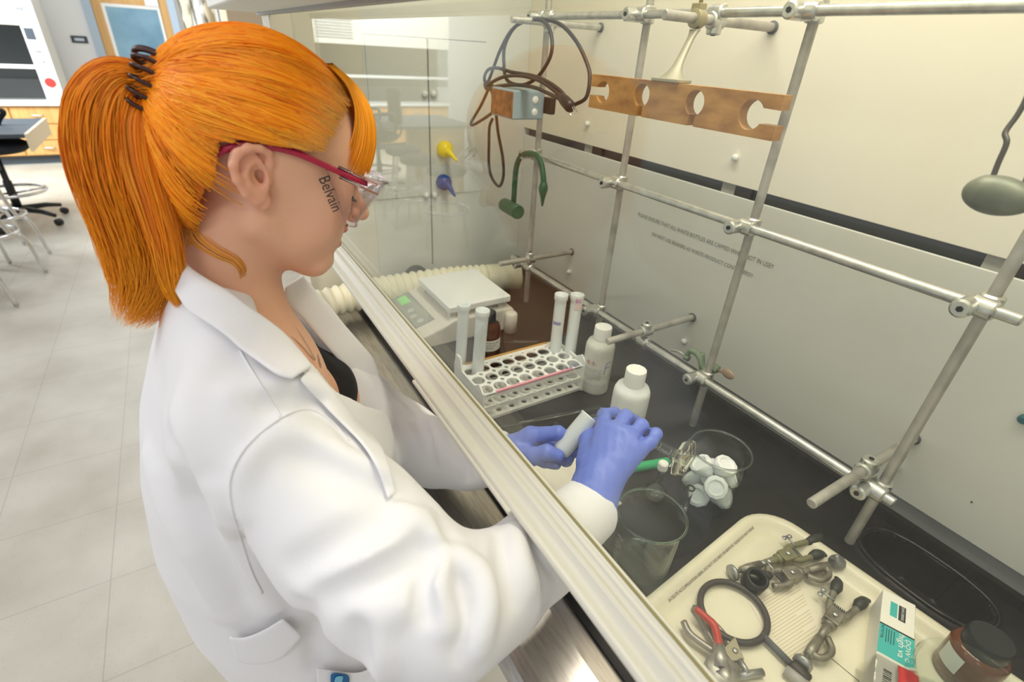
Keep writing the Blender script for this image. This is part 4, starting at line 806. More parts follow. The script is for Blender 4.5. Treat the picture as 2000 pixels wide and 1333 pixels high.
btext('DOW CORNING', .585, .10, .235, Mtw, 1.5); btext('DOW C', .76, .40, .60, Mtw, .8); btext('high va', .56, .375, .59, Mtw, .8); btext('NET WT 150g', .06, .375, .50, Mbk, 1.2)
for i, uu in enumerate((.2, .27, .34, .42)):
    patch('fine_print', uu, uu+.02, .385, .52-.01*(i % 2), Mbk, .0004)
for k in range(9): patch('barcode_bar', .22, .44, .76+k*.018, .76+k*.018+(.006 if k % 3 else .011), Mbk, .0004)
# plastic bag over the lower half, red seal
G = []
for i in range(14):
    s_ = .66+(1.12-.66)*i/13
    G.append([A+v_*s_*L_+u_*W_*x_+nz*z_+nz*.0015*math.sin(i*1.9+x_*9) for x_, z_ in ((-.22, -.036), (-.1, -.02), (-.03, -.002), (.1, .003), (.35, .004), (.6, .003), (.9, .004), (1.03, -.002), (1.1, -.02), (1.25, -.036))])
Mbag = mat('clear_bag', (236, 244, 238), .25, trans=1.0, ior=1.08, alpha=.55)
K2 = thing('plastic_bag', 'crumpled clear plastic bag with red seal over the lower half of the box', 'plastic bag', (A[0]+.03, A[1]-.12, TZ))
MB().grid(G).build('bag_film', Mbag, K2, smooth=True)
rp = [A+u_*W_*.80+v_*L_*.70+nz*.006, A+u_*W_*.82+v_*L_*.82+nz*.008, A+u_*W_*.74+v_*L_*.95+nz*.007, A+u_*W_*.72+v_*L_*1.15+nz*.004]
G = [[p+u_*.0095*s_+nz*.001*(1-s_*s_) for s_ in (-1, -.5, 0, .5, 1)] for p in spline(rp, 6)]
MB().grid(G).build('red_seal', mat('seal_red', (206, 40, 42), .4), K2, smooth=True, solid=.0008)
# amber jar and large beaker at the right
jx, jy = up(1955, 1253, 2, TZ+.075)[:2]
jx, jy = float(jx)-.006, float(jy)-.004
K = thing('amber_jar', 'squat amber glass jar with black lid at the lower right corner', 'jar', (jx, jy, TZ))
MB().lathe([(0, .001), (.0245, 0), (.028, .004), (.028, .046), (.026, .053), (.020, .056), (0, .056)], (jx, jy, TZ), n=48).build('jar_body', mat('amber_jar', (140, 72, 22), .1, trans=.5, ior=1.5), K, smooth=True)
MB().lathe([(.0215, .055), (.0222, .058), (.0222, .072), (.0205, .0745), (0, .075)], (jx, jy, TZ), n=60, flute=-.02).build('jar_lid', M['blackp'], K, smooth=True, auto=.6)
MB().grid([[(jx+.0283*math.cos(t), jy+.0283*math.sin(t), TZ+z) for t in np.linspace(-2.6, -1.7, 8)] for z in (.02, .046)]).build('jar_label', Mlab, K, smooth=True)
gx, gy = up(1908, 1352, 2, TZ+.072)[:2]
K = thing('wide_glass_jar', 'wide clear glass dish whose rim shows at the bottom right corner', 'glass dish', (gx, gy, TZ)); r = .054
MB().lathe([(0, .0012), (r*.9, 0), (r*.98, .005), (r*.98, .068), (r*1.02, .072), (r, .0735), (r*.95, .070), (r*.945, .006), (0, .003)], (gx, gy, TZ), n=64).build('jar_body', M['thin'], K, smooth=True)
# ---------------------------------------------------------------- the person
PX = -.59
HO = np.array([PX, .072, 1.42]); PIT = math.radians(20); pc, ps_ = math.cos(PIT), math.sin(PIT)
def h2w(s, f, u): return np.array([HO[0]+s, HO[1]+f*pc+u*ps_, HO[2]-f*ps_+u*pc])
def w2h(P): y, z = P[1]-HO[1], P[2]-HO[2]; return (P[0]-HO[0], y*pc-z*ps_, y*ps_+z*pc)
skin = mat('skin', (226, 180, 152), .5, sss=.22, bump=(900, .06, .0003))
def skin_nodes(m_):
    nt = m_.node_tree; b = nt.nodes['Principled BSDF']; a = nt.nodes.new('ShaderNodeVertexColor'); a.layer_name = 'Col'; nt.links.new(a.outputs[0], b.inputs['Base Color'])
skin_nodes(skin)
KP = thing('person', 'woman with bright orange ponytail in white lab coat and blue gloves working under the sash', 'person', (PX, 0, 0))
EARX = -.519
def ear_pts(L, x): return [up(a, b, 0, x if np.isscalar(x) else x[i]) for i, (a, b) in enumerate(L)]
EH = ear_pts([(524, 345), (528, 318), (524, 298), (508, 290), (484, 289), (464, 300), (455, 324), (463, 352), (480, 378), (499, 394)], [-.523, -.519, -.516, -.513, -.510, -.508, -.507, -.509, -.513, -.517])
EA = ear_pts([(500, 312), (484, 322), (478, 342), (486, 362), (500, 374), (514, 374)], [-.519, -.515, -.513, -.514, -.517, -.520])
def head_sdf(P):
    Q = w2h(P); s, f, u = Q; A = (np.abs(s), f, u)
    d = ellips(Q, (0, -.008, .028), (.0725, .091, .077))
    d = smin(d, ellips(Q, (0, .024, -.026), (.057, .056, .072)), .03)
    d = smin(d, cone(A, (.046, -.012, -.054), (.020, .056, -.088), .016, .0155), .026)
    d = smin(d, cone(A, (.014, .060, -.0905), (.0, .0695, -.0915), .0150, .0155), .014)
    d = smin(d, cone(Q, (0, -.01, -.060), (0, .044, -.082), .042, .022), .02)
    d = smin(d, sph(A, (.038, .048, -.016), .022), .025)
    d = smin(d, sph(A, (.030, .046, -.046), .024), .022)
    d = smin(d, cone(A, (.010, .0775, .013), (.034, .068, .012), .0065, .0055), .016)
    d = smax(d, -ellips(A, (.030, .090, -.001), (.016, .017, .0105)), .012)
    d = smin(d, ellips(A, (.030, .0655, -.002), (.0128, .0122, .0105)), .006)
    d = smin(d, cone(Q, (0, .077, .004), (0, .1030, -.0270), .0072, .0088), .012)
    d = smin(d, sph(A, (.0095, .0915, -.0315), .0074), .007)
    d = smax(d, -sph(A, (.0052, .0980, -.0390), .0030), .003)
    d = smin(d, ellips(Q, (0, .0745, -.0565), (.026, .0075, .020)), .012)
    d = smin(d, ellips(Q, (0, .0810, -.0480), (.0195, .0098, .0054)), .004)
    d = smin(d, ellips(Q, (0, .0780, -.0665), (.0180, .0098, .0064)), .004)
    d = smax(d, -ellips(Q, (0, .0910, -.0568), (.0250, .0160, .0022)), .003)
    return d
def ear_sdf(P):
    c = up(487, 340, 0, -.5165); e = chain(P, EH, [.0026, .003, .0034, .0036, .0037, .0036, .0036, .0036, .0036, .004], .003)
    t = ellips(P, c, (.0042, .0155, .0245), [[1, 0, 0], [0, .98, .2], [0, -.2, .98]])
    t = smax(t, -ellips(P, up(506, 345, 0, -.511), (.0080, .0085, .0110)), .003)
    t = smax(t, -ellips(P, up(476, 318, 0, -.507), (.0030, .010, .010)), .003)
    e = smin(e, t, .003); e = smin(e, chain(P, EA, [.0018, .0026, .003, .003, .0028, .0024], .003), .003)
    e = smin(e, ellips(P, up(512, 393, 0, -.521), (.0042, .0078, .0095)), .005)
    e = smax(e, -ellips(P, up(510, 350, 0, -.514), (.0060, .0040, .0055)), .002)
    e = smin(e, ellips(P, up(524, 352, 0, -.522), (.0035, .0035, .0052)), .004)
    return e
def body_sdf(P):
    A = (np.abs(P[0]-PX), P[1], P[2])
    hd = head_sdf(P); Pm = (2*PX-P[0], P[1], P[2])
    hd = smin(hd, ear_sdf(P), .0035); hd = smin(hd, ear_sdf(Pm), .0035)
    d = smin(hd, cone(P, (PX, .022, 1.36), (PX, .002, 1.245), .044, .054), .018)
    t = ellips(P, (PX, .0, 1.13), (.150, .096, .155))
    t = smin(t, cone(A, (0, -.012, 1.262), (.14, -.01, 1.195), .046, .046), .03)
    t = smin(t, cone(A, (.02, .035, 1.235), (.13, .012, 1.222), .012, .012), .02)
    t = smin(t, ellips(A, (.068, .060, 1.078), (.064, .076, .068)), .025)
    t = smin(t, ellips(P, (PX, -.005, .93), (.135, .098, .2)), .06)
    t = smin(t, ellips(P, (PX, -.01, .80), (.165, .115, .14)), .05)
    t = smin(t, chain(A, [(.085, 0, .74), (.09, .02, .47), (.09, -.01, .09)], [.083, .056, .04], .03), .04)
    t = smin(t, cone(A, (.09, -.01, .045), (.095, .12, .03), .038, .03), .03)
    t = smin(t, chain(P, [(-.44, .0, 1.18), tuple(uq(872, 1192, .460)), tuple(uq(1050, 1080, .555)), tuple(uq(1158, 975, .635))], [.048, .037, .032, .024], .02), .03)
    t = smin(t, chain(P, [(-.74, .0, 1.18), tuple(uq(790, 862, .83)), tuple(uq(870, 886, .75)), tuple(uq(985, 893, .722))], [.048, .037, .032, .022], .02), .03)
    return smin(d, t, .03)
bx_ = axis_lin([(-.86, -.69, .007), (-.69, -.498, .0017), (-.498, -.19, .007)]); by_ = axis_lin([(-.16, -.045, .006), (-.045, .19, .0017), (.19, .38, .007)]); bz_ = axis_lin([(-.02, 1.16, .009), (1.16, 1.275, .005), (1.275, 1.54, .0017)])
body = netmesh('body', body_sdf, bx_, by_, bz_, skin, KP)
def paint(me, fn):
    n = len(me.vertices); co = np.zeros(n*3, np.float32); me.vertices.foreach_get('co', co); co = co.reshape(-1, 3)
    c = np.ones((n, 4), np.float32); c[:, :3] = fn(co); at_ = me.color_attributes.new('Col', 'FLOAT_COLOR', 'POINT'); at_.data.foreach_set('color', c.ravel())
def skincol(co):
    P = (co[:, 0], co[:, 1], co[:, 2]); Q = w2h(P); A = (np.abs(Q[0]), Q[1], Q[2])
    base = np.array(lin((.91, .70, .575))); c = np.tile(base, (len(co), 1))
    def mixin(mask, col): 
        nonlocal c; c = c*(1-mask[:, None])+np.array(lin(col))*mask[:, None]
    mixin(.5*np.exp(-(np.maximum(sph(A, (.04, .05, -.03), .012), 0)/.014)**2), (.90, .66, .57))
    mixin(.45*np.exp(-(np.maximum(sph(Q, (0, .1, -.03), .006), 0)/.007)**2), (.90, .62, .54))
    mixin(.55*np.exp(-(np.maximum(ear_sdf(P), 0)/.002)**2)*(ear_sdf(P) < .001), (.92, .64, .54))
    lip = np.minimum(ellips(Q, (0, .0810, -.0480), (.0205, .0106, .0060)), ellips(Q, (0, .0780, -.0665), (.0190, .0106, .0070)))
    mixin(np.clip(1-lip/.0012, 0, 1)*(Q[1] > .074), (.80, .50, .47))
    return c
paint(body.data, skincol)
body['label'] = 'head, throat and chest skin'
Mlash = mat('lash_dark', (50, 34, 26), .6)
for sg in (1, -1):
    L_ = MB()
    for i in range(15):
        a_ = -1.1+2.2*i/14; p0 = h2w(sg*(.030+.0125*math.sin(a_)), .0655+.0122*math.cos(a_), -.0055); p1 = h2w(sg*(.030+.0175*math.sin(a_)), .0655+.0178*math.cos(a_), -.0095)
        L_.tube([p0, (p0+p1)/2+np.array([0, 0, -.0008]), p1], [.0006, .0005, .0002], 5)
    L_.tube([h2w(sg*(.030+.0126*math.sin(t)), .0655+.0123*math.cos(t), -.0052) for t in np.linspace(-1.2, 1.2, 14)], .0007, 6).build('eyelashes', Mlash, KP, smooth=True)
    MB().grid([[h2w(sg*(.014+.030*i/12), .0865-.020*(i/12)**2+.0012, .0165+.004*math.sin(i/12*2.4)+w_*(.0016-.0009*i/12)) for w_ in (-1, 0, 1)] for i in range(13)]).build('eyebrow', mat('brow_tan', (150, 104, 60), .7), KP, smooth=True, solid=.0015)
# clothes -------------------------------------------------------
cloth = mat('coat_cotton', (234, 233, 235), .8, sheen=.15, bump=(700, .10, .0004))
TZs = [.44, .6, .75, .86, .98, 1.08, 1.16, 1.22, 1.27, 1.31, 1.345]
TB = [-.135, -.122, -.120, -.142, -.144, -.130, -.110, -.085, -.062, -.044, -.026]; TF = [.20, .18, .165, .152, .163, .162, .124, .088, .066, .056, .048]; TR = [.245, .225, .205, .190, .186, .190, .186, .165, .122, .086, .064]
SLR = ([(-.452, -.002, 1.196), tuple(uq(690, 1045, .485)), tuple(uq(775, 1128, .470)), tuple(uq(872, 1192, .460)), tuple(uq(960, 1150, .500)), tuple(uq(1050, 1080, .555)), tuple(uq(1152, 992, .632))], [.067, .068, .063, .055, .047, .043, .040])
SLL = ([(-.735, -.002, 1.190), (-.735, .07, 1.10), tuple(uq(790, 862, .83)), tuple(uq(850, 884, .760)), tuple(uq(915, 892, .730)), tuple(uq(988, 893, .720))], [.066, .066, .056, .046, .041, .036])
RIDGES = []
def coat_base(P, opened=False):
    z = P[2]; yb_ = np.interp(z, TZs, TB); yf = np.interp(z, TZs, TF); rx = np.interp(z, TZs, TR); cy = (yb_+yf)/2; ry = (yf-yb_)/2; p = 2.25
    t = ((np.abs((P[0]-PX)/rx)**p+np.abs((P[1]-cy)/ry)**p)**(1/p)-1)*np.minimum(rx, ry); t = smax(t, z-1.335+.55*(P[1]+.03), .008)
    t = smin(t, cone(P, (-.53, -.012, 1.262), (-.452, -.004, 1.205), .038, .060), .03); t = smin(t, cone(P, (-.65, -.012, 1.262), (-.735, -.004, 1.20), .038, .060), .03)
    r = chain(P, *SLR, k=.03)
    l = chain(P, *SLL, k=.03)
    if opened:
        hw = np.interp(z, [.94, 1.0, 1.06, 1.13, 1.2, 1.26, 1.32, 1.4], [0, .030, .060, .088, .100, .090, .070, .060])
        dx_ = P[0]-PX; hn = np.interp(z, [.94, 1.04, 1.07, 1.11, 1.15, 1.2, 1.26, 1.32, 1.4], [-.02, -.010, .012, .050, .085, .108, .100, .084, .070]); hf = np.interp(z, [.94, 1.0, 1.06, 1.13, 1.2, 1.26, 1.32, 1.4], [0, .030, .055, .075, .086, .076, .056, .046])
        t = smax(t, -np.maximum(np.maximum(np.maximum(dx_-hn, -dx_-hf), .025-P[1]), .985-z), .006)
        t = smax(t, -cone(P, (PX, .022, 1.40), (PX, .004, 1.24), .053, .061), .006)
    d = smin(smin(t, r, .026), l, .026)
    for pts, rr, k, sg in RIDGES:
        if getattr(P[0], 'ndim', 0) == 3:
            pa = np.array(pts); mg = max(rr)+k+.012; sl = []
            for a_, ax_ in enumerate((P[0][:, 0, 0], P[1][0, :, 0], P[2][0, 0, :])):
                i0 = np.searchsorted(ax_, pa[:, a_].min()-mg); i1 = np.searchsorted(ax_, pa[:, a_].max()+mg); sl.append(slice(i0, i1))
            sl = tuple(sl); Ps = tuple(q_[sl] for q_ in P); c = None
            for i in range(len(pts)-1):
                q = cone(Ps, pts[i], pts[i+1], rr[i], rr[i+1]); c = q if c is None else np.minimum(c, q)
            d[sl] = smin(d[sl], c, k) if sg > 0 else smax(d[sl], -c, k)
            continue
        c = None
        for i in range(len(pts)-1):
            q = cone(P, pts[i], pts[i+1], rr[i], rr[i+1]); c = q if c is None else np.minimum(c, q)
        d = smin(d, c, k) if sg > 0 else smax(d, -c, k)
    return d
def coat_sdf(P):
    d = coat_base(P, True); z = P[2]
    for S_, L_ in ((SLR, .012), (SLL, .012)):
        a, b = np.array(S_[0][-2]), np.array(S_[0][-1]); dr = (b-a)/np.linalg.norm(b-a)
        d = smax(d, -np.maximum(-plane(P, b+dr*.004, dr), sph(P, b, .075)), .006); d = smax(d, -cone(P, a+dr*.03, b+dr*.06, S_[1][-1]-.008, S_[1][-1]-.005), .003)
    d = np.maximum(d, .47-z)
    return d
def fold(px_, r, rise, k, sg=1, n=3, taper=.35):
    q = march_many(coat_base0, spline([(a, b, 0) for a, b in px_], n)[:, :2]); g = gradn(coat_base0, q); m_ = len(q)
    w_ = np.maximum(0, np.sin(PI*(np.arange(m_)+.6)/(m_+.2)))**.6; out = list(q+g*((1.35*rise*w_-r)*sg)[:, None]); rr = [r]*m_
    return (out, rr, k, sg)
_save = list(RIDGES)
coat_base0 = lambda P: _cb0(P)
def _cb0(P):
    global RIDGES
    R_, RIDGES = RIDGES, []
    try: return coat_base(P)
    finally: RIDGES = R_
FL = [
 # armhole seam
 ([(549, 816), (580, 803), (612, 802), (655, 828), (686, 872)], .005, .003, .006, -1), ([(549, 818), (500, 855), (462, 900), (448, 945), (456, 1000), (474, 1060), (492, 1115), (512, 1160)], .005, .004, .006, -1),
 ([(565, 830), (520, 862), (482, 905), (468, 950), (474, 1000)], .010, .004, .012, 1),
 # upper arm
 ([(560, 838), (620, 868), (690, 905), (755, 935)], .012, .005, .014, 1), ([(600, 905), (690, 945), (770, 965), (830, 985)], .013, .004, .016, -1),
 ([(590, 1138), (680, 1100), (760, 1055), (830, 1005)], .012, .006, .014, 1), ([(580, 1110), (660, 1065), (740, 1020)], .014, .004, .016, -1), ([(640, 1170), (730, 1140), (810, 1095), (870, 1050)], .012, .006, .014, -1),
 ([(700, 1215), (790, 1180), (850, 1130)], .012, .005, .014, 1),
 # elbow
 ([(868, 1076), (832, 1030), (790, 995)], .008, .006, .010, 1), ([(878, 1082), (905, 1135), (915, 1200), (905, 1275)], .009, .008, .012, -1), ([(900, 1085), (940, 1120), (952, 1185), (938, 1265)], .010, .007, .012, 1),
 ([(860, 1090), (850, 1150), (870, 1220)], .010, .006, .012, 1), ([(845, 1085), (825, 1140), (830, 1200)], .008, .005, .010, -1), ([(985, 1050), (985, 1110), (1000, 1170)], .009, .006, .012, -1), ([(1008, 1030), (1015, 1085), (1035, 1140)], .010, .006, .012, 1),
 ([(1045, 1030), (1060, 1080), (1085, 1115)], .007, .004, .010, -1),
 # shoulder and back
 ([(572, 742), (540, 748), (500, 748), (450, 765)], .010, .003, .014, 1), ([(530, 765), (590, 752), (640, 772), (680, 815)], .010, .006, .012, 1), ([(520, 790), (580, 780), (625, 792)], .008, .004, .010, -1),
 ([(395, 700), (370, 770), (350, 850), (365, 930)], .016, .004, .020, 1), ([(330, 870), (370, 960), (430, 1060), (490, 1160)], .016, .007, .020, -1), ([(290, 900), (330, 1000), (390, 1110), (440, 1200)], .014, .006, .018, 1),
 ([(420, 960), (450, 1040), (495, 1120), (530, 1190)], .010, .005, .014, 1), ([(600, 1195), (612, 1250), (622, 1300)], .010, .005, .014, -1), ([(735, 1240), (745, 1290), (750, 1330)], .010, .006, .014, 1), ([(700, 1230), (705, 1280)], .010, .005, .014, -1),
 # left sleeve
 ([(772, 790), (792, 815), (812, 850)], .009, .006, .012, 1), ([(842, 822), (858, 850), (862, 885)], .010, .007, .012, 1), ([(815, 822), (830, 860), (838, 900)], .009, .006, .012, -1), ([(895, 865), (905, 905), (912, 935)], .008, .005, .010, -1),
]
RIDGES = [fold(*f_) for f_ in FL]
cx_ = axis_lin([(-.87, -.62, .005), (-.62, -.17, .0036)]); cy_ = axis_lin([(-.17, .36, .0036)]); cz_ = axis_lin([(.46, .80, .006), (.80, 1.37, .0036)])
coat = netmesh('lab_coat', coat_sdf, cx_, cy_, cz_, cloth, KP, relax=2)
coat['label'] = 'white cotton lab coat'
# black top and trousers
Mtop = mat('black_top', (22, 22, 25), .8)
def top_sdf(P):
    t = ellips(P, (PX, .0, 1.13), (.150, .096, .155)); A = (np.abs(P[0]-PX), P[1], P[2])
    t = smin(t, ellips(A, (.068, .060, 1.078), (.064, .076, .068)), .025); t = smin(t, ellips(P, (PX, -.005, .93), (.135, .098, .2)), .06)-.0095
    t = np.maximum(t, P[2]-(1.055+1.35*np.abs(P[0]-PX-.004)+.45*np.maximum(-(P[0]-PX+.004), 0))); return np.maximum(t, .82-P[2])
netmesh('black_top', top_sdf, np.arange(-.76, -.42, .004, dtype=np.float32), np.arange(-.12, .17, .004, dtype=np.float32), np.arange(.81, 1.3, .004, dtype=np.float32), Mtop, KP)
def tr_sdf(P):
    A = (np.abs(P[0]-PX), P[1], P[2]); t = ellips(P, (PX, -.01, .80), (.165, .115, .14)); t = smin(t, chain(A, [(.085, 0, .74), (.09, .02, .47), (.09, -.01, .09)], [.083, .056, .04], .03), .04)-.008
    return np.maximum(np.maximum(t, .07-P[2]), P[2]-.9)
netmesh('trousers', tr_sdf, np.arange(-.80, -.38, .008, dtype=np.float32), np.arange(-.16, .16, .008, dtype=np.float32), np.arange(.05, .93, .008, dtype=np.float32), mat('denim_dark', (44, 50, 66), .8), KP)
for sg in (-1, 1):
    def sh_(P): return np.maximum(smin(cone(P, (PX+sg*.09, -.015, .05), (PX+sg*.095, .13, .035), .046, .036), cone(P, (PX+sg*.09, -.01, .05), (PX+sg*.09, -.01, .09), .045, .043), .02), -P[2]+.002)
    netmesh('shoe', sh_, np.arange(PX+sg*.09-.06, PX+sg*.09+.065, .004, dtype=np.float32), np.arange(-.08, .19, .004, dtype=np.float32), np.arange(-.01, .12, .004, dtype=np.float32), M['blackp'], KP)
def torso_only(P):
    z = P[2]; yb_ = np.interp(z, TZs, TB); yf = np.interp(z, TZs, TF); rx = np.interp(z, TZs, TR); cy = (yb_+yf)/2; ry = (yf-yb_)/2; p = 2.25
    return ((np.abs((P[0]-PX)/rx)**p+np.abs((P[1]-cy)/ry)**p)**(1/p)-1)*np.minimum(rx, ry)
# draped strips: traced on the coat, thickness outward
def drape(pts, off=.003, fn=None, n=5):
    return [march(fn or coat_base, a, b, off=off) for a, b in pts]
def strip(name, A_, B_, m_, rows=8, n=5, off=.004, thick=.003, fn=None, par=None):
    A_ = spline([(a, b, 0) for a, b in A_], n)[:, :2]; B_ = spline([(a, b, 0) for a, b in B_], n)[:, :2]
    G = march_many(fn or coat_base, [a+(b-a)*t for a, b in zip(A_, B_) for t in np.linspace(0, 1, rows)], off=off).reshape(len(A_), rows, 3)
    return MB().grid(G).build(name, m_, par or KP, smooth=True, solid=thick, offset=0, sub=1)
both = lambda P: np.minimum(coat_sdf(P), skf(P))
skf = lambda P: smin(smin(ellips(P, (PX, .0, 1.13), (.150, .096, .155)), ellips((np.abs(P[0]-PX), P[1], P[2]), (.068, .060, 1.078), (.064, .076, .068)), .025), body_sdf_lite(P), .02)
def body_sdf_lite(P): return cone(P, (PX, .022, 1.37), (PX, .002, 1.245), .046, .055)
strip('coat_collar', [(350, 500), (375, 525), (410, 548), (446, 568), (480, 594), (520, 622), (554, 649), (585, 684), (610, 716)], [(338, 560), (365, 605), (392, 624), (419, 641), (445, 660), (469, 682), (506, 708), (540, 732), (571, 741)], cloth, 8, 4, .009, .004, both)
strip('coat_lapel', [(606, 714), (640, 752), (668, 788), (700, 822), (728, 850), (748, 880), (762, 920), (772, 965)], [(585, 742), (610, 770), (640, 800), (672, 832), (702, 862), (724, 892), (742, 930), (758, 975)], cloth, 6, 4, .004, .003, both)
fa = [(554, 560, -.628), (556, 590, -.640), (588, 622, -.648), (622, 662, -.655), (655, 700, -.655), (690, 735, -.655), (716, 775, -.650), (738, 820, -.640), (748, 870, -.632)]
fb = [(584, 542, -.650), (608, 565, -.665), (640, 600, -.672), (672, 640, -.678), (702, 674, -.680), (726, 705, -.680), (740, 750, -.672), (752, 800, -.660), (764, 866, -.650)]
A_ = spline([up(a, b, 0, x) for a, b, x in fa], 5); B_ = spline([up(a, b, 0, x) for a, b, x in fb], 5)
MB().grid([[a+(b-a)*t+np.array([-.004, .010, .004])*math.sin(PI*t) for t in np.linspace(0, 1, 8)] for a, b in zip(A_, B_)]).build('far_lapel', cloth, KP, smooth=True, solid=.004, sub=1)
strip('back_belt', [(447, 1243), (474, 1246), (512, 1232), (553, 1208)], [(462, 1292), (496, 1299), (545, 1290), (592, 1243)], cloth, 6, 5, .010, .003, torso_only)
strip('hip_pocket', [(617, 1303), (645, 1309), (700, 1314), (735, 1294), (756, 1258)], [(625, 1400), (660, 1400), (700, 1400), (745, 1400), (775, 1390)], cloth, 8, 5, .008, .002, torso_only)
tg = strip('pocket_tag', [(645, 1314), (683, 1318)], [(645, 1345), (683, 1348)], mat('tag_blue', (18, 96, 150), .5), 4, 2, .012, .001, torso_only)
strip('tag_emblem', [(655, 1322), (672, 1320)], [(652, 1336), (668, 1338)], mat('tag_light', (120, 186, 214), .5), 3, 2, .0132, .0004, torso_only)
for sm in ([(549, 816), (508, 846), (472, 885), (450, 935), (452, 990), (470, 1055), (490, 1115), (512, 1160)], [(549, 816), (580, 803), (612, 802), (650, 824), (680, 862)], [(468, 684), (492, 725), (520, 770), (549, 816)]):
    pts = march_many(coat_base, spline([(a, b, 0) for a, b in sm], 8)[:, :2], off=.0002); MB().tube(pts, .0011, 6).build('stitched_seam', cloth, KP, smooth=True)
# necklace
Mchain = mat('chain_metal', (200, 178, 160), .35, .6)
for ch in ([(550, 598), (566, 622), (584, 648), (602, 676), (616, 702)], [(556, 650), (575, 662), (592, 678), (606, 694), (616, 704)]):
    pts = march_many(skf, spline([(a, b, 0) for a, b in ch], 14)[:, :2], off=.0012)
    q = MB().tube(pts, .0004, 6)
    for i in range(0, len(pts)-1): q.ball(pts[i], .0007, 5)
    q.build('necklace', Mchain, KP, smooth=True)
c_ = march(skf, 622, 706, off=.010); q = MB()
for i in range(7):
    a_ = i*2*PI/7; q.tube([c_+np.array([.0025*math.cos(t)+.004*math.cos(a_), .001, .0025*math.sin(t)+.006*math.sin(a_)]) for t in np.linspace(0, 2*PI, 12, endpoint=False)], .0006, 5, True)
q.build('necklace_pendant', Mchain, KP, smooth=True)
# gloves
Mgl = mat('nitrile_blue', (104, 126, 218), .42, sss=.12, bump=(55, .45, .0016), stretch=(1, 2.2, 1))
U3 = lambda L_: [uq(*p) for p in L_]
def hand(P, W_, rw, mcp, rm, fingers, thumb, cuff, k0=.014, gdir=None):
    d = None
    for m_, r in zip(mcp, rm): c = cone(P, W_, m_, rw, r); d = c if d is None else smin(d, c, k0)
    for i, (pts, rs) in enumerate(fingers): d = smin(d, chain(P, pts, rs, .003), .004)
    for i in range(len(fingers)-1):
        A_, B_ = fingers[i][0], fingers[i+1][0]; v = EYE-(A_[1]+B_[1])/2; v = v/np.linalg.norm(v)
        g0 = (A_[0]+B_[0])/2+((A_[1]+B_[1])-(A_[0]+B_[0]))/2*.35+v*.0125; g1 = (A_[1]+B_[1])/2+v*.0075; g2 = (A_[2]+B_[2])/2+v*.002
        d = smax(d, -chain(P, [g0, g1, g2], [.0012, .0030, .0030], .002), .004)
    d = smin(d, chain(P, thumb[0], thumb[1], .005), .008)
    d = smin(d, cone(P, *cuff), .012)
    return d
RW_ = uq(1160, 958, .635)
def right_hand(P):
    d = hand(P, RW_, .0215, U3([(1180, 845, .668), (1203, 846, .658), (1226, 858, .650), (1246, 880, .645)]), (.0140, .0140, .0135, .0125),
        [(U3([(1180, 845, .668), (1180, 812, .698), (1200, 808, .722), (1214, 824, .730)]), (.0122, .0100, .0090, .008)),
         (U3([(1203, 846, .658), (1221, 815, .684), (1240, 824, .712), (1238, 845, .722)]), (.0122, .0104, .0092, .008)),
         (U3([(1226, 858, .650), (1252, 832, .668), (1262, 848, .696), (1254, 868, .710)]), (.0112, .0100, .0090, .0078)),
         (U3([(1246, 880, .645), (1270, 864, .650), (1281, 848, .658), (1282, 848, .676)]), (.0102, .0090, .0082, .0075))],
        (U3([(1150, 905, .655), (1150, 860, .690), (1165, 832, .712), (1182, 822, .722)]), (.017, .0125, .0105, .0088)), (uq(1166, 945, .632), uq(1152, 1010, .618), .0265, .0315), .016)
    return d+.0003*np.sin(P[0]*420+P[2]*260)*np.sin(P[1]*300)
def left_hand(P):
    return hand(P, uq(985, 893, .725), .0215, U3([(1036, 852, .715), (1040, 864, .730), (1038, 877, .742), (1032, 888, .750)]), (.0140, .0135, .0130, .0125),
        [(U3([(1036, 852, .715), (1090, 846, .704), (1110, 858, .722), (1122, 868, .735)]), (.0122, .0102, .0092, .008)),
         (U3([(1040, 864, .730), (1090, 872, .742), (1122, 882, .738), (1130, 880, .722)]), (.0120, .0105, .0092, .008)),
         (U3([(1038, 877, .742), (1080, 892, .750), (1106, 900, .738), (1111, 896, .724)]), (.0115, .010, .009, .0078)),
         (U3([(1032, 888, .750), (1062, 902, .756), (1086, 908, .748)]), (.011, .0092, .0078))],
        (U3([(1008, 892, .705), (1040, 892, .690), (1068, 884, .683), (1090, 891, .684)]), (.0160, .0120, .0104, .0086)), (uq(995, 892, .720), uq(945, 903, .714), .0255, .0300), .014)+.0003*np.sin(P[0]*420+P[2]*260)*np.sin(P[1]*300)
def boxgrid(pts, pad, h):
    p = np.array(pts); lo = p.min(0)-pad; hi = p.max(0)+pad; return [np.arange(lo[i], hi[i], h, dtype=np.float32) for i in range(3)]
g1 = boxgrid([uq(1152, 1010, .618), uq(1180, 842, .668), uq(1277, 850, .668), uq(1212, 830, .724)], .042, .0013)
netmesh('glove', right_hand, *g1, Mgl, KP)
g1 = boxgrid([uq(955, 905, .712), uq(1040, 851, .715), uq(1128, 880, .738), uq(1062, 902, .756)], .042, .0013)
netmesh('glove', left_hand, *g1, Mgl, KP)
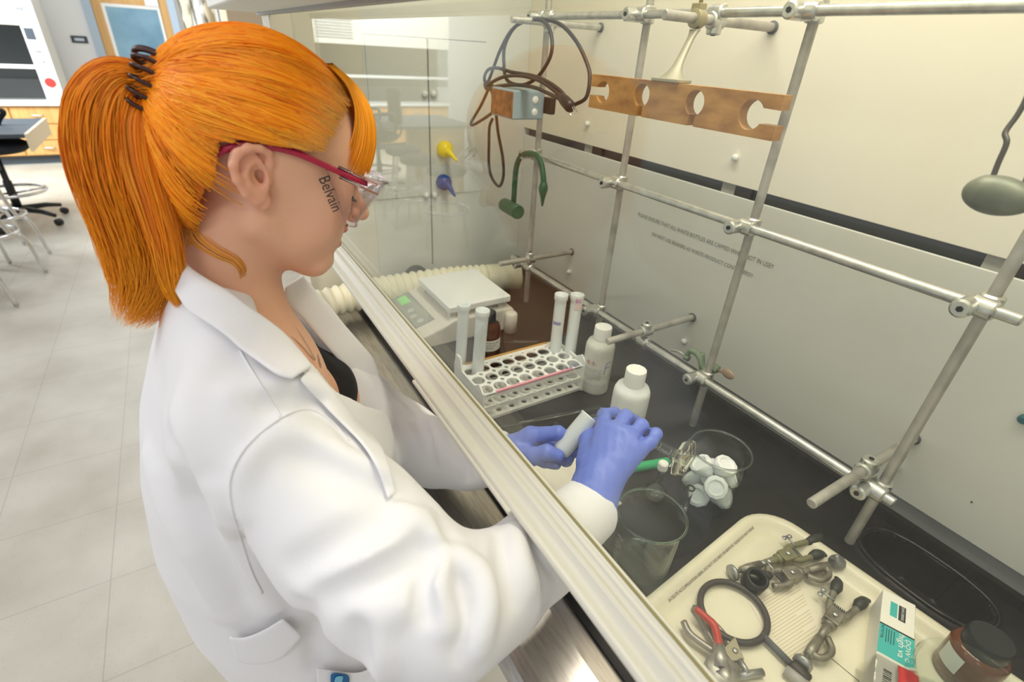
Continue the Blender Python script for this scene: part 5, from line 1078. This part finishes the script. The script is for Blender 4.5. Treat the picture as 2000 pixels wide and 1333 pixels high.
# what the hands hold
K = thing('sample_tube', 'frosted sample tube held tilted in the left glove', 'tube', tuple(uq(1096, 884, .702)))
b0 = uq(1092, 886, .703); t0 = uq(1153, 814, .703); d = t0-b0; L = np.linalg.norm(d)
MB().lathe([(0, 0), (.008, .0008), (.0125, .003), (.0132, .008), (.0134, L-.004), (.0142, L-.002), (.0142, L), (.0125, L), (.0118, L-.02), (.0116, .02), (0, .02)], b0, d/L, 40).build('tube_body', Mpe, K, smooth=True)
K = thing('graduated_cylinder', 'small glass graduated cylinder with hexagonal foot held in the right glove', 'measuring cylinder', tuple(uq(1320, 890, .69)))
m0 = uq(1168, 806, .690); f0 = uq(1330, 893, .690); d = m0-f0; L = np.linalg.norm(d); d /= L
MB().lathe([(0, .002), (.0062, .001), (.0064, .006), (.0064, L-.008), (.0078, L-.002), (.009, L), (.0078, L+.0004), (.0054, L-.008), (.0052, .008), (0, .007)], f0, d, 32).build('cylinder_body', M['thin'], K, smooth=True)
MB().lathe([(.0275, -.0065), (.029, -.005), (.029, -.001), (.024, .0005), (.010, .003), (.0075, .010), (.0, .010)], f0, d, 6).build('hexagonal_foot', glassmat('foot_glass', (250, 246, 226)), K, bevel=.001)
q = MB(); e1 = np.cross(d, [0, 0, 1.0]); e1 /= np.linalg.norm(e1); e2 = np.cross(d, e1)
for i in range(30):
    c = f0+d*(.018+i*.0032); w_ = 2.0 if i % 5 == 0 else 1.1
    q.tube([c+.00665*(math.cos(t)*e1+math.sin(t)*e2) for t in np.linspace(2.2, 2.2+w_, 6)], .00025, 4)
q.build('graduation_marks', Mtick, K)
MB().grid([[m0+d*h_+(.0075+.003*s_)*(math.cos(a)*e1+math.sin(a)*e2)+d*.004*s_ for s_ in (0, .5, 1)] for a, h_ in zip(np.linspace(1.2, 2.2, 6), (0, .001, .003, .003, .001, 0))]).build('pouring_spout', M['thin'], K, smooth=True, solid=.001)
# ---------------------------------------------------------------- hair
Mhair = bpy.data.materials.new('orange_hair'); Mhair.use_nodes = True
_b = Mhair.node_tree.nodes['Principled BSDF']; _a = Mhair.node_tree.nodes.new('ShaderNodeVertexColor'); _a.layer_name = 'Col'
Mhair.node_tree.links.new(_a.outputs[0], _b.inputs['Base Color']); _b.inputs['Roughness'].default_value = .38; _b.inputs['Specular IOR Level'].default_value = .35; _b.inputs['Subsurface Weight'].default_value = 0.0
def hair_sdf(Q):
    d = ellips(Q, (0, -.012, .027), (.0800, .0985, .0880)); d = smin(d, ellips(Q, (0, -.052, -.026), (.057, .045, .066)), .03)
    return d
def hairline(u): return np.interp(u, [-.13, -.09, -.063, -.034, -.006, .012, .023, .029, .034, .063, .095, .110, .13], [-.066, -.061, -.056, -.052, -.051, -.050, -.046, -.004, .020, .032, .050, .046, .030])
def cap(P):
    Q = w2h(P); d = hair_sdf(Q)+.0015
    return np.maximum(np.maximum(d, (Q[1]-hairline(Q[2])+.007)*.7), -Q[2]-.092)
hb = h2w(0, 0, 0)
capo = netmesh('hair', cap, np.arange(PX-.1, PX+.1, .0024, dtype=np.float32), np.arange(-.06, .16, .0024, dtype=np.float32), np.arange(1.30, 1.57, .0024, dtype=np.float32), Mhair, KP)
paint(capo.data, lambda co: np.tile(np.array(lin((.80, .42, .05))), (len(co), 1)))
TIE = np.array([.008, -.112, .036])
def proj_hair(p, off):
    e = 1e-3
    for _ in range(4):
        Q = (p[:, 0], p[:, 1], p[:, 2]); d = hair_sdf(Q)-off
        g = np.stack([hair_sdf((p[:, 0]+e, p[:, 1], p[:, 2]))-hair_sdf(Q), hair_sdf((p[:, 0], p[:, 1]+e, p[:, 2]))-hair_sdf(Q), hair_sdf((p[:, 0], p[:, 1], p[:, 2]+e))-hair_sdf(Q)], 1)/e
        g /= np.linalg.norm(g, axis=1)[:, None]+1e-9; p = p-g*d[:, None]
    return p
def strands_mesh(name, curves, radii, cols, parent):
    """curves N x m x 3, radii N x m, cols N x m x 3"""
    N, m_, _ = curves.shape; T = np.gradient(curves, axis=1); T /= np.linalg.norm(T, axis=2)[:, :, None]+1e-9
    ref = np.zeros_like(T); ref[..., 0] = 1; a = np.cross(T, ref); a /= np.linalg.norm(a, axis=2)[:, :, None]+1e-9; b = np.cross(T, a)
    k = 4; ang = [PI/4+i*PI/2 for i in range(k)]
    V = np.stack([curves+radii[..., None]*(math.cos(t)*a+math.sin(t)*b) for t in ang], 2)   # N m k 3
    idx = np.arange(N*m_*k).reshape(N, m_, k); F = []
    for i in range(k):
        j = (i+1) % k; F.append(np.stack([idx[:, :-1, i], idx[:, :-1, j], idx[:, 1:, j], idx[:, 1:, i]], -1).reshape(-1, 4))
    F = np.concatenate(F); P = V.reshape(-1, 3)
    me = bpy.data.meshes.new(name); me.vertices.add(len(P)); me.vertices.foreach_set('co', P.ravel().astype(np.float32))
    me.loops.add(F.size); me.loops.foreach_set('vertex_index', F.ravel().astype(np.int32))
    me.polygons.add(len(F)); me.polygons.foreach_set('loop_start', (np.arange(len(F))*4).astype(np.int32)); me.update(calc_edges=True)
    c = np.ones((len(P), 4), np.float32); c[:, :3] = np.repeat(cols.reshape(-1, 3), k, 0); at_ = me.color_attributes.new('Col', 'FLOAT_COLOR', 'POINT'); at_.data.foreach_set('color', c.ravel())
    return link(name, me, Mhair, parent, True)
C_B, C_M, C_D, C_R, C_Y = [np.array(lin(c)) for c in ((1.0, .70, .13), (.99, .57, .05), (.84, .36, .02), (.45, .30, .09), (.97, .78, .42))]
def rc(N, wts):
    """random mix of bright, mid, dark per strand"""
    w_ = RNG.dirichlet(wts, N); return w_[:, :1]*C_B+w_[:, 1:2]*C_M+w_[:, 2:3]*C_D
# swept-back strands
N = 5200; m_ = 20
kk = RNG.random(N)
us = np.where(kk < .70, RNG.uniform(.018, .117, N), RNG.uniform(-.088, .018, N))
sd = np.where(RNG.random(N) < .82, 1, -1)
st = np.zeros((N, 3)); st[:, 2] = us; st[:, 1] = hairline(us)+RNG.normal(-.001, 1, N)*np.where(us > .03, .005, .002)
el = np.sqrt(np.clip(1-((st[:, 1]+.012)/.0985)**2-((st[:, 2]-.027)/.088)**2, .0, 1)); st[:, 0] = sd*np.maximum(.080*el, .003)
# top strands start along the parting
tp = RNG.random(N) < .30; nt_ = tp.sum(); st[tp, 2] = .112; st[tp, 1] = RNG.uniform(.0, .062, nt_); st[tp, 0] = sd[tp]*RNG.uniform(.0, .045, nt_)
# scattered starts so the surface reads thick
sc_ = (~tp) & (RNG.random(N) < .35); st[sc_, 1] -= RNG.uniform(0, .05, sc_.sum())
nap = us < .018; st[nap, 1] = hairline(us[nap])-RNG.uniform(0, .05, nap.sum())*(us[nap] < -.02)
st[nap, 0] = sd[nap]*np.where(RNG.random(nap.sum()) < .6, RNG.uniform(.040, .060, nap.sum()), RNG.uniform(.005, .045, nap.sum()))
st = proj_hair(st, 0.001)
cen = np.array([0, -.012, .02]); d0 = st-cen; r0 = np.linalg.norm(d0, axis=1); d0 /= r0[:, None]; te = TIE-cen
jit = RNG.normal(0, .006, (N, 3)); d1 = te+jit; r1 = np.linalg.norm(d1, axis=1); d1 /= r1[:, None]
om = np.arccos(np.clip((d0*d1).sum(1), -1, 1)); t = np.linspace(0, 1, m_)
cur = np.zeros((N, m_, 3)); lock = RNG.integers(0, 150, N); lo_ph = RNG.uniform(0, 6.28, 150); lo_am = RNG.uniform(.0, 1, 150)
keyl = (np.round(us*700)+np.round(sd*3)).astype(int); keyl -= keyl.min(); am = RNG.uniform(0, 1, keyl.max()+1)[keyl]; ph = RNG.uniform(0, 6.28, keyl.max()+1)[keyl]
for j, tt in enumerate(t):
    w0 = np.sin((1-tt)*om)/np.sin(om); w1 = np.sin(tt*om)/np.sin(om); dr = d0*w0[:, None]+d1*w1[:, None]
    sag = np.sin(PI*tt)*.10; dr = dr+np.array([0, 0, -1.0])*sag*(np.clip(us, 0, 1)*0+np.where(nap, -.3, .55))[:, None]
    p = cen+dr*(r0*(1-tt)+r1*tt)[:, None]
    off = .0008+.0032*am*np.sin(PI*min(1, tt*1.02))*(.6+.4*np.sin(tt*7+ph))+RNG.uniform(0, .0008, N)
    pp = proj_hair(p, off); bl = max(0, (tt-.86)/.14); cur[:, j] = pp*(1-bl)+(TIE+jit)*bl
W3 = np.stack([HO[0]+cur[..., 0], HO[1]+cur[..., 1]*pc+cur[..., 2]*ps_, HO[2]-cur[..., 1]*ps_+cur[..., 2]*pc], -1)
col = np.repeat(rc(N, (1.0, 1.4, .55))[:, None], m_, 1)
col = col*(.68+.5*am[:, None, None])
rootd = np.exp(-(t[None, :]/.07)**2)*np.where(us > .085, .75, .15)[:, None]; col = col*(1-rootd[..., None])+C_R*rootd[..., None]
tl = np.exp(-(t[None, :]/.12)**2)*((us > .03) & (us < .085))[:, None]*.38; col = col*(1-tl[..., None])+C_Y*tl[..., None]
lowd = np.where(nap & (us > -.06), .0, 0)[:, None]
rad = np.repeat((RNG.uniform(.00045, .00085, N))[:, None], m_, 1)*(.55+.45*np.sin(PI*np.clip(t*1.1, .05, 1)))[None]
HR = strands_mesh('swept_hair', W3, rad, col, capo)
def guide_strands(name, G, wid, dep, N, m_, colf, rr=(.0004, .0008), lenr=(.86, 1.0), xspread=1.0, par=None, wav=.0):
    G = np.array(G); g = spline(G, 12); L_ = np.linspace(0, 1, len(g)); wid = np.interp(L_, np.linspace(0, 1, len(wid)), wid); dep = np.interp(L_, np.linspace(0, 1, len(dep)), dep)
    T = np.gradient(g, axis=0); T /= np.linalg.norm(T, axis=1)[:, None]; X = np.tile(np.array([1.0, 0, 0]), (len(g), 1)); Nn = np.cross(T, X); Nn /= np.linalg.norm(Nn, axis=1)[:, None]
    a = RNG.uniform(0, 2*PI, N); r = np.sqrt(RNG.uniform(0, 1, N))**.7; A_ = r*np.cos(a); B_ = r*np.sin(a); e = RNG.uniform(*lenr, N); cur = np.zeros((N, m_, 3))
    ph = RNG.uniform(0, 6.28, N); fr = RNG.uniform(3, 7, N)
    for j, tt in enumerate(np.linspace(0, 1, m_)):
        q = tt*e*(len(g)-1); i0 = np.minimum(q.astype(int), len(g)-2); fq = (q-i0)[:, None]
        def at(arr): return arr[i0]*(1-fq)+arr[i0+1]*fq if arr.ndim == 2 else arr[i0]*(1-fq[:, 0])+arr[i0+1]*fq[:, 0]
        ww, dd = at(wid), at(dep); dr = wav*tt*np.sin(fr*tt+ph)
        cur[:, j] = at(g)+at(Nn)*(A_*ww+dr)[:, None]+X[0]*(B_*dd+dr*.5)[:, None]
    tt = np.linspace(0, 1, m_); rad = RNG.uniform(*rr, N)[:, None]*np.clip(1.05-tt**3, .12, 1)[None]
    return strands_mesh(name, cur, rad, colf(N, m_, A_, B_), par or capo)
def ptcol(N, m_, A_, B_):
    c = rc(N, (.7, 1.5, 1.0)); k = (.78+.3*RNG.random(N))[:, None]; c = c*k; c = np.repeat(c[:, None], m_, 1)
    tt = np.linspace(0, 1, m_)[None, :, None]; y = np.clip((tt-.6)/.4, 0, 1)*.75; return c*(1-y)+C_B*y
xp = PX+.004
pg = lambda L_, x=xp: [up(a, b, 0, x) for a, b in L_]
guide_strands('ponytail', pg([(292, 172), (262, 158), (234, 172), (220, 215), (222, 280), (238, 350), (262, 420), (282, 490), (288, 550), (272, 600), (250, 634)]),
              [.010, .016, .024, .030, .033, .033, .032, .030, .026, .018, .007], [.010, .016, .022, .026, .028, .028, .026, .024, .021, .016, .010], 3600, 26, ptcol, lenr=(.66, 1.0), wav=.009)
guide_strands('ponytail_lock', [up(a, b, 0, x) for a, b, x in ((290, 180, -.583), (268, 230, -.575), (275, 310, -.565), (300, 395, -.552), (321, 465, -.542), (334, 528, -.536), (346, 572, -.533), (364, 602, -.533))], [.006, .016, .015, .013, .012, .010, .007, .003], [.008, .016, .016, .014, .012, .010, .006, .003], 700, 24, ptcol, wav=.004)
# fringe
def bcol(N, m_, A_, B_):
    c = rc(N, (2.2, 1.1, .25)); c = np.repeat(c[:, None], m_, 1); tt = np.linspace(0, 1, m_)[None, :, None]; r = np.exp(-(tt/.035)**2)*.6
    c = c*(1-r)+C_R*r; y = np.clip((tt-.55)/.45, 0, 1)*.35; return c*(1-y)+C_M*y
N = 1500; mm_ = 18; s0 = RNG.uniform(-.032, .047, N); cur = np.zeros((N, mm_, 3)); dr = RNG.uniform(0, 1, N)
for j, tt in enumerate(np.linspace(0, 1, mm_)):
    e = .86+.16*dr; q = tt*e
    K_ = np.array([(.036, .1125), (.064, .104), (.084, .087), (.0945, .066), (.0985, .044), (.0975, .022)]); fx_ = np.interp(q, np.linspace(0, 1, 6), K_[:, 0]); ux_ = np.interp(q, np.linspace(0, 1, 6), K_[:, 1])
    dd = np.abs(s0)/.05; s_ = s0*(.55+.65*q); f_ = fx_-.034*dd**2*(.3+.7*q)-(1-dr)*.020*q**.7; cur[:, j] = np.stack([s_, f_, ux_-.004*dd], 1)
W3 = np.stack([HO[0]+cur[..., 0], HO[1]+cur[..., 1]*pc+cur[..., 2]*ps_, HO[2]-cur[..., 1]*ps_+cur[..., 2]*pc], -1)
# smooth along the strand
for _ in range(3): W3[:, 1:-1] = .25*W3[:, :-2]+.5*W3[:, 1:-1]+.25*W3[:, 2:]
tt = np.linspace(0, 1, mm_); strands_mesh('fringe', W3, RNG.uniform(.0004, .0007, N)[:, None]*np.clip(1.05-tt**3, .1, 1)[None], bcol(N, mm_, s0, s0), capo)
# loose wisps at nape, temple and ear
def wcol(N, m_, A_, B_): c = .5*C_Y+.5*C_M; return np.tile(c, (N, m_, 1))*RNG.uniform(.8, 1.1, (N, 1, 1))
xw = -.545
guide_strands('nape_wisp', [up(372, 425, 0, -.575), up(388, 462, 0, -.56), up(425, 490, 0, -.55), up(458, 508, 0, xw), up(472, 532, 0, xw), up(452, 560, 0, -.55)], [.010, .010, .008, .006, .004, .002], [.008]*3+[.004]*3, 130, 20, wcol, (.00025, .0004))
guide_strands('nape_wisp', [up(380, 400, 0, -.575), up(392, 440, 0, -.565), up(380, 480, 0, -.57), up(372, 500, 0, -.575)], [.012, .012, .008, .003], [.01, .01, .006, .003], 220, 14, wcol, (.0003, .0005))
guide_strands('temple_wisp', [up(672, 205, 0, -.56), up(650, 240, 0, -.540), up(628, 280, 0, -.531), up(606, 312, 0, -.528)], [.008, .010, .010, .006], [.003]*4, 130, 12, lambda N, m_, a, b: np.tile(C_Y*.95, (N, m_, 1)), (.0002, .00035))
guide_strands('ear_wisp', [up(566, 306, 0, -.526), up(576, 330, 0, -.528), up(572, 352, 0, -.530), up(556, 372, 0, -.532)], [.014, .012, .008, .004], [.002]*4, 110, 12, lambda N, m_, a, b: np.tile(C_Y*.7+C_R*.3, (N, m_, 1)), (.0002, .0003))
# spiral hair tie
Mtie = mat('tie_brown', (70, 30, 18), .18, trans=.3)
tc_ = up(287, 172, 0, xp); ax1 = up(255, 160, 0, xp)-up(300, 176, 0, xp); ax1 /= np.linalg.norm(ax1); e1 = np.cross(ax1, [1, 0, 0]); e1 /= np.linalg.norm(e1); e2 = np.cross(ax1, e1)
pt = []; 
for tq in np.linspace(0, 2*PI, 420, endpoint=False):
    rd = e1*math.cos(tq)*.0265+e2*math.sin(tq)*.022; rn = e1*math.cos(tq)+e2*math.sin(tq)
    for_ = 18*tq; pt.append(tc_+rd+rn*(.0050*math.cos(for_))+ax1*(.0125*math.sin(for_)))
MB().tube(pt, .0019, 7, True).build('spiral_hair_tie', Mtie, KP, smooth=True)
# ---------------------------------------------------------------- safety glasses
K = thing('safety_glasses', 'clear wraparound safety glasses with crimson temple arms worn by the woman', 'safety glasses', tuple(h2w(0, .09, 0)))
Mlens = thin_glass('clear_lens', (250, 247, 249), 1.5); Mpink = glassmat('clear_edge', (250, 232, 238), 1.45); Mcr = mat('crimson', (176, 16, 62), .3)
G = []
for v in np.linspace(0, 1, 16):
    row = []
    for a in np.linspace(-PI/2, PI/2, 49):
        sn, cs = math.sin(a), math.cos(a); ff = .111-.025*v**1.2; fb = .034+.034*v; s_ = .0715*math.copysign(abs(sn)**.62, sn)*(1-.10*v); f_ = fb+(ff-fb)*cs**.62
        ut = .0205; ub = -.0310+.020*math.exp(-(s_/.013)**2); u_ = ut+(ub-ut)*v; row.append(h2w(s_, f_, u_))
    G.append(row)
MB().grid(G).build('lens', Mlens, K, smooth=True, solid=.0016)
MB().tube(G[-1], .0012, 8).build('lens_lower_edge', Mpink, K, smooth=True)
MB().tube(G[0], .0022, 8).build('brow_bar', Mpink, K, smooth=True)
for sg, ix in ((1, -1), (-1, 0)):
    MB().tube([r[ix] for r in G], .0012, 8).build('side_edge', Mpink, K, smooth=True)
    A_ = h2w(sg*.0735, .086, .0145); 
    tp_ = [h2w(sg*.0690, .076, .0165), h2w(sg*.0740, .055, .0190), h2w(sg*.0745, .03, .0225), h2w(sg*.0755, .0, .026), h2w(sg*.0740, -.03, .022), h2w(sg*.068, -.050, .010), h2w(sg*.062, -.062, -.008)]
    q = spline(tp_, 6); gg = [[p+np.array([0, 0, hh]) for hh in (-.0032, .0032)] for p in q]
    t_ = MB().grid(gg).build('temple_arm', Mcr, K, smooth=True, solid=.003, offset=0)
    o1 = h2w(sg*.0765, .045, .0205); o2 = h2w(sg*.0700, .088, .0135)
    for dz in (-.0048, .0048): MB().tube([o1+np.array([0, 0, dz]), o2+np.array([0, 0, dz])], .0013, 8).build('hinge_sleeve', Mpink, t_, smooth=True)
ta = up(622, 350, 0, -.5165); tb = up(650, 415, 0, -.5165)
text_between('marker_writing', 'Belvain', ta, tb, up(660, 350, 0, -.5165)-ta, mat('marker_black', (24, 24, 28), .5), K, hscale=1.25)
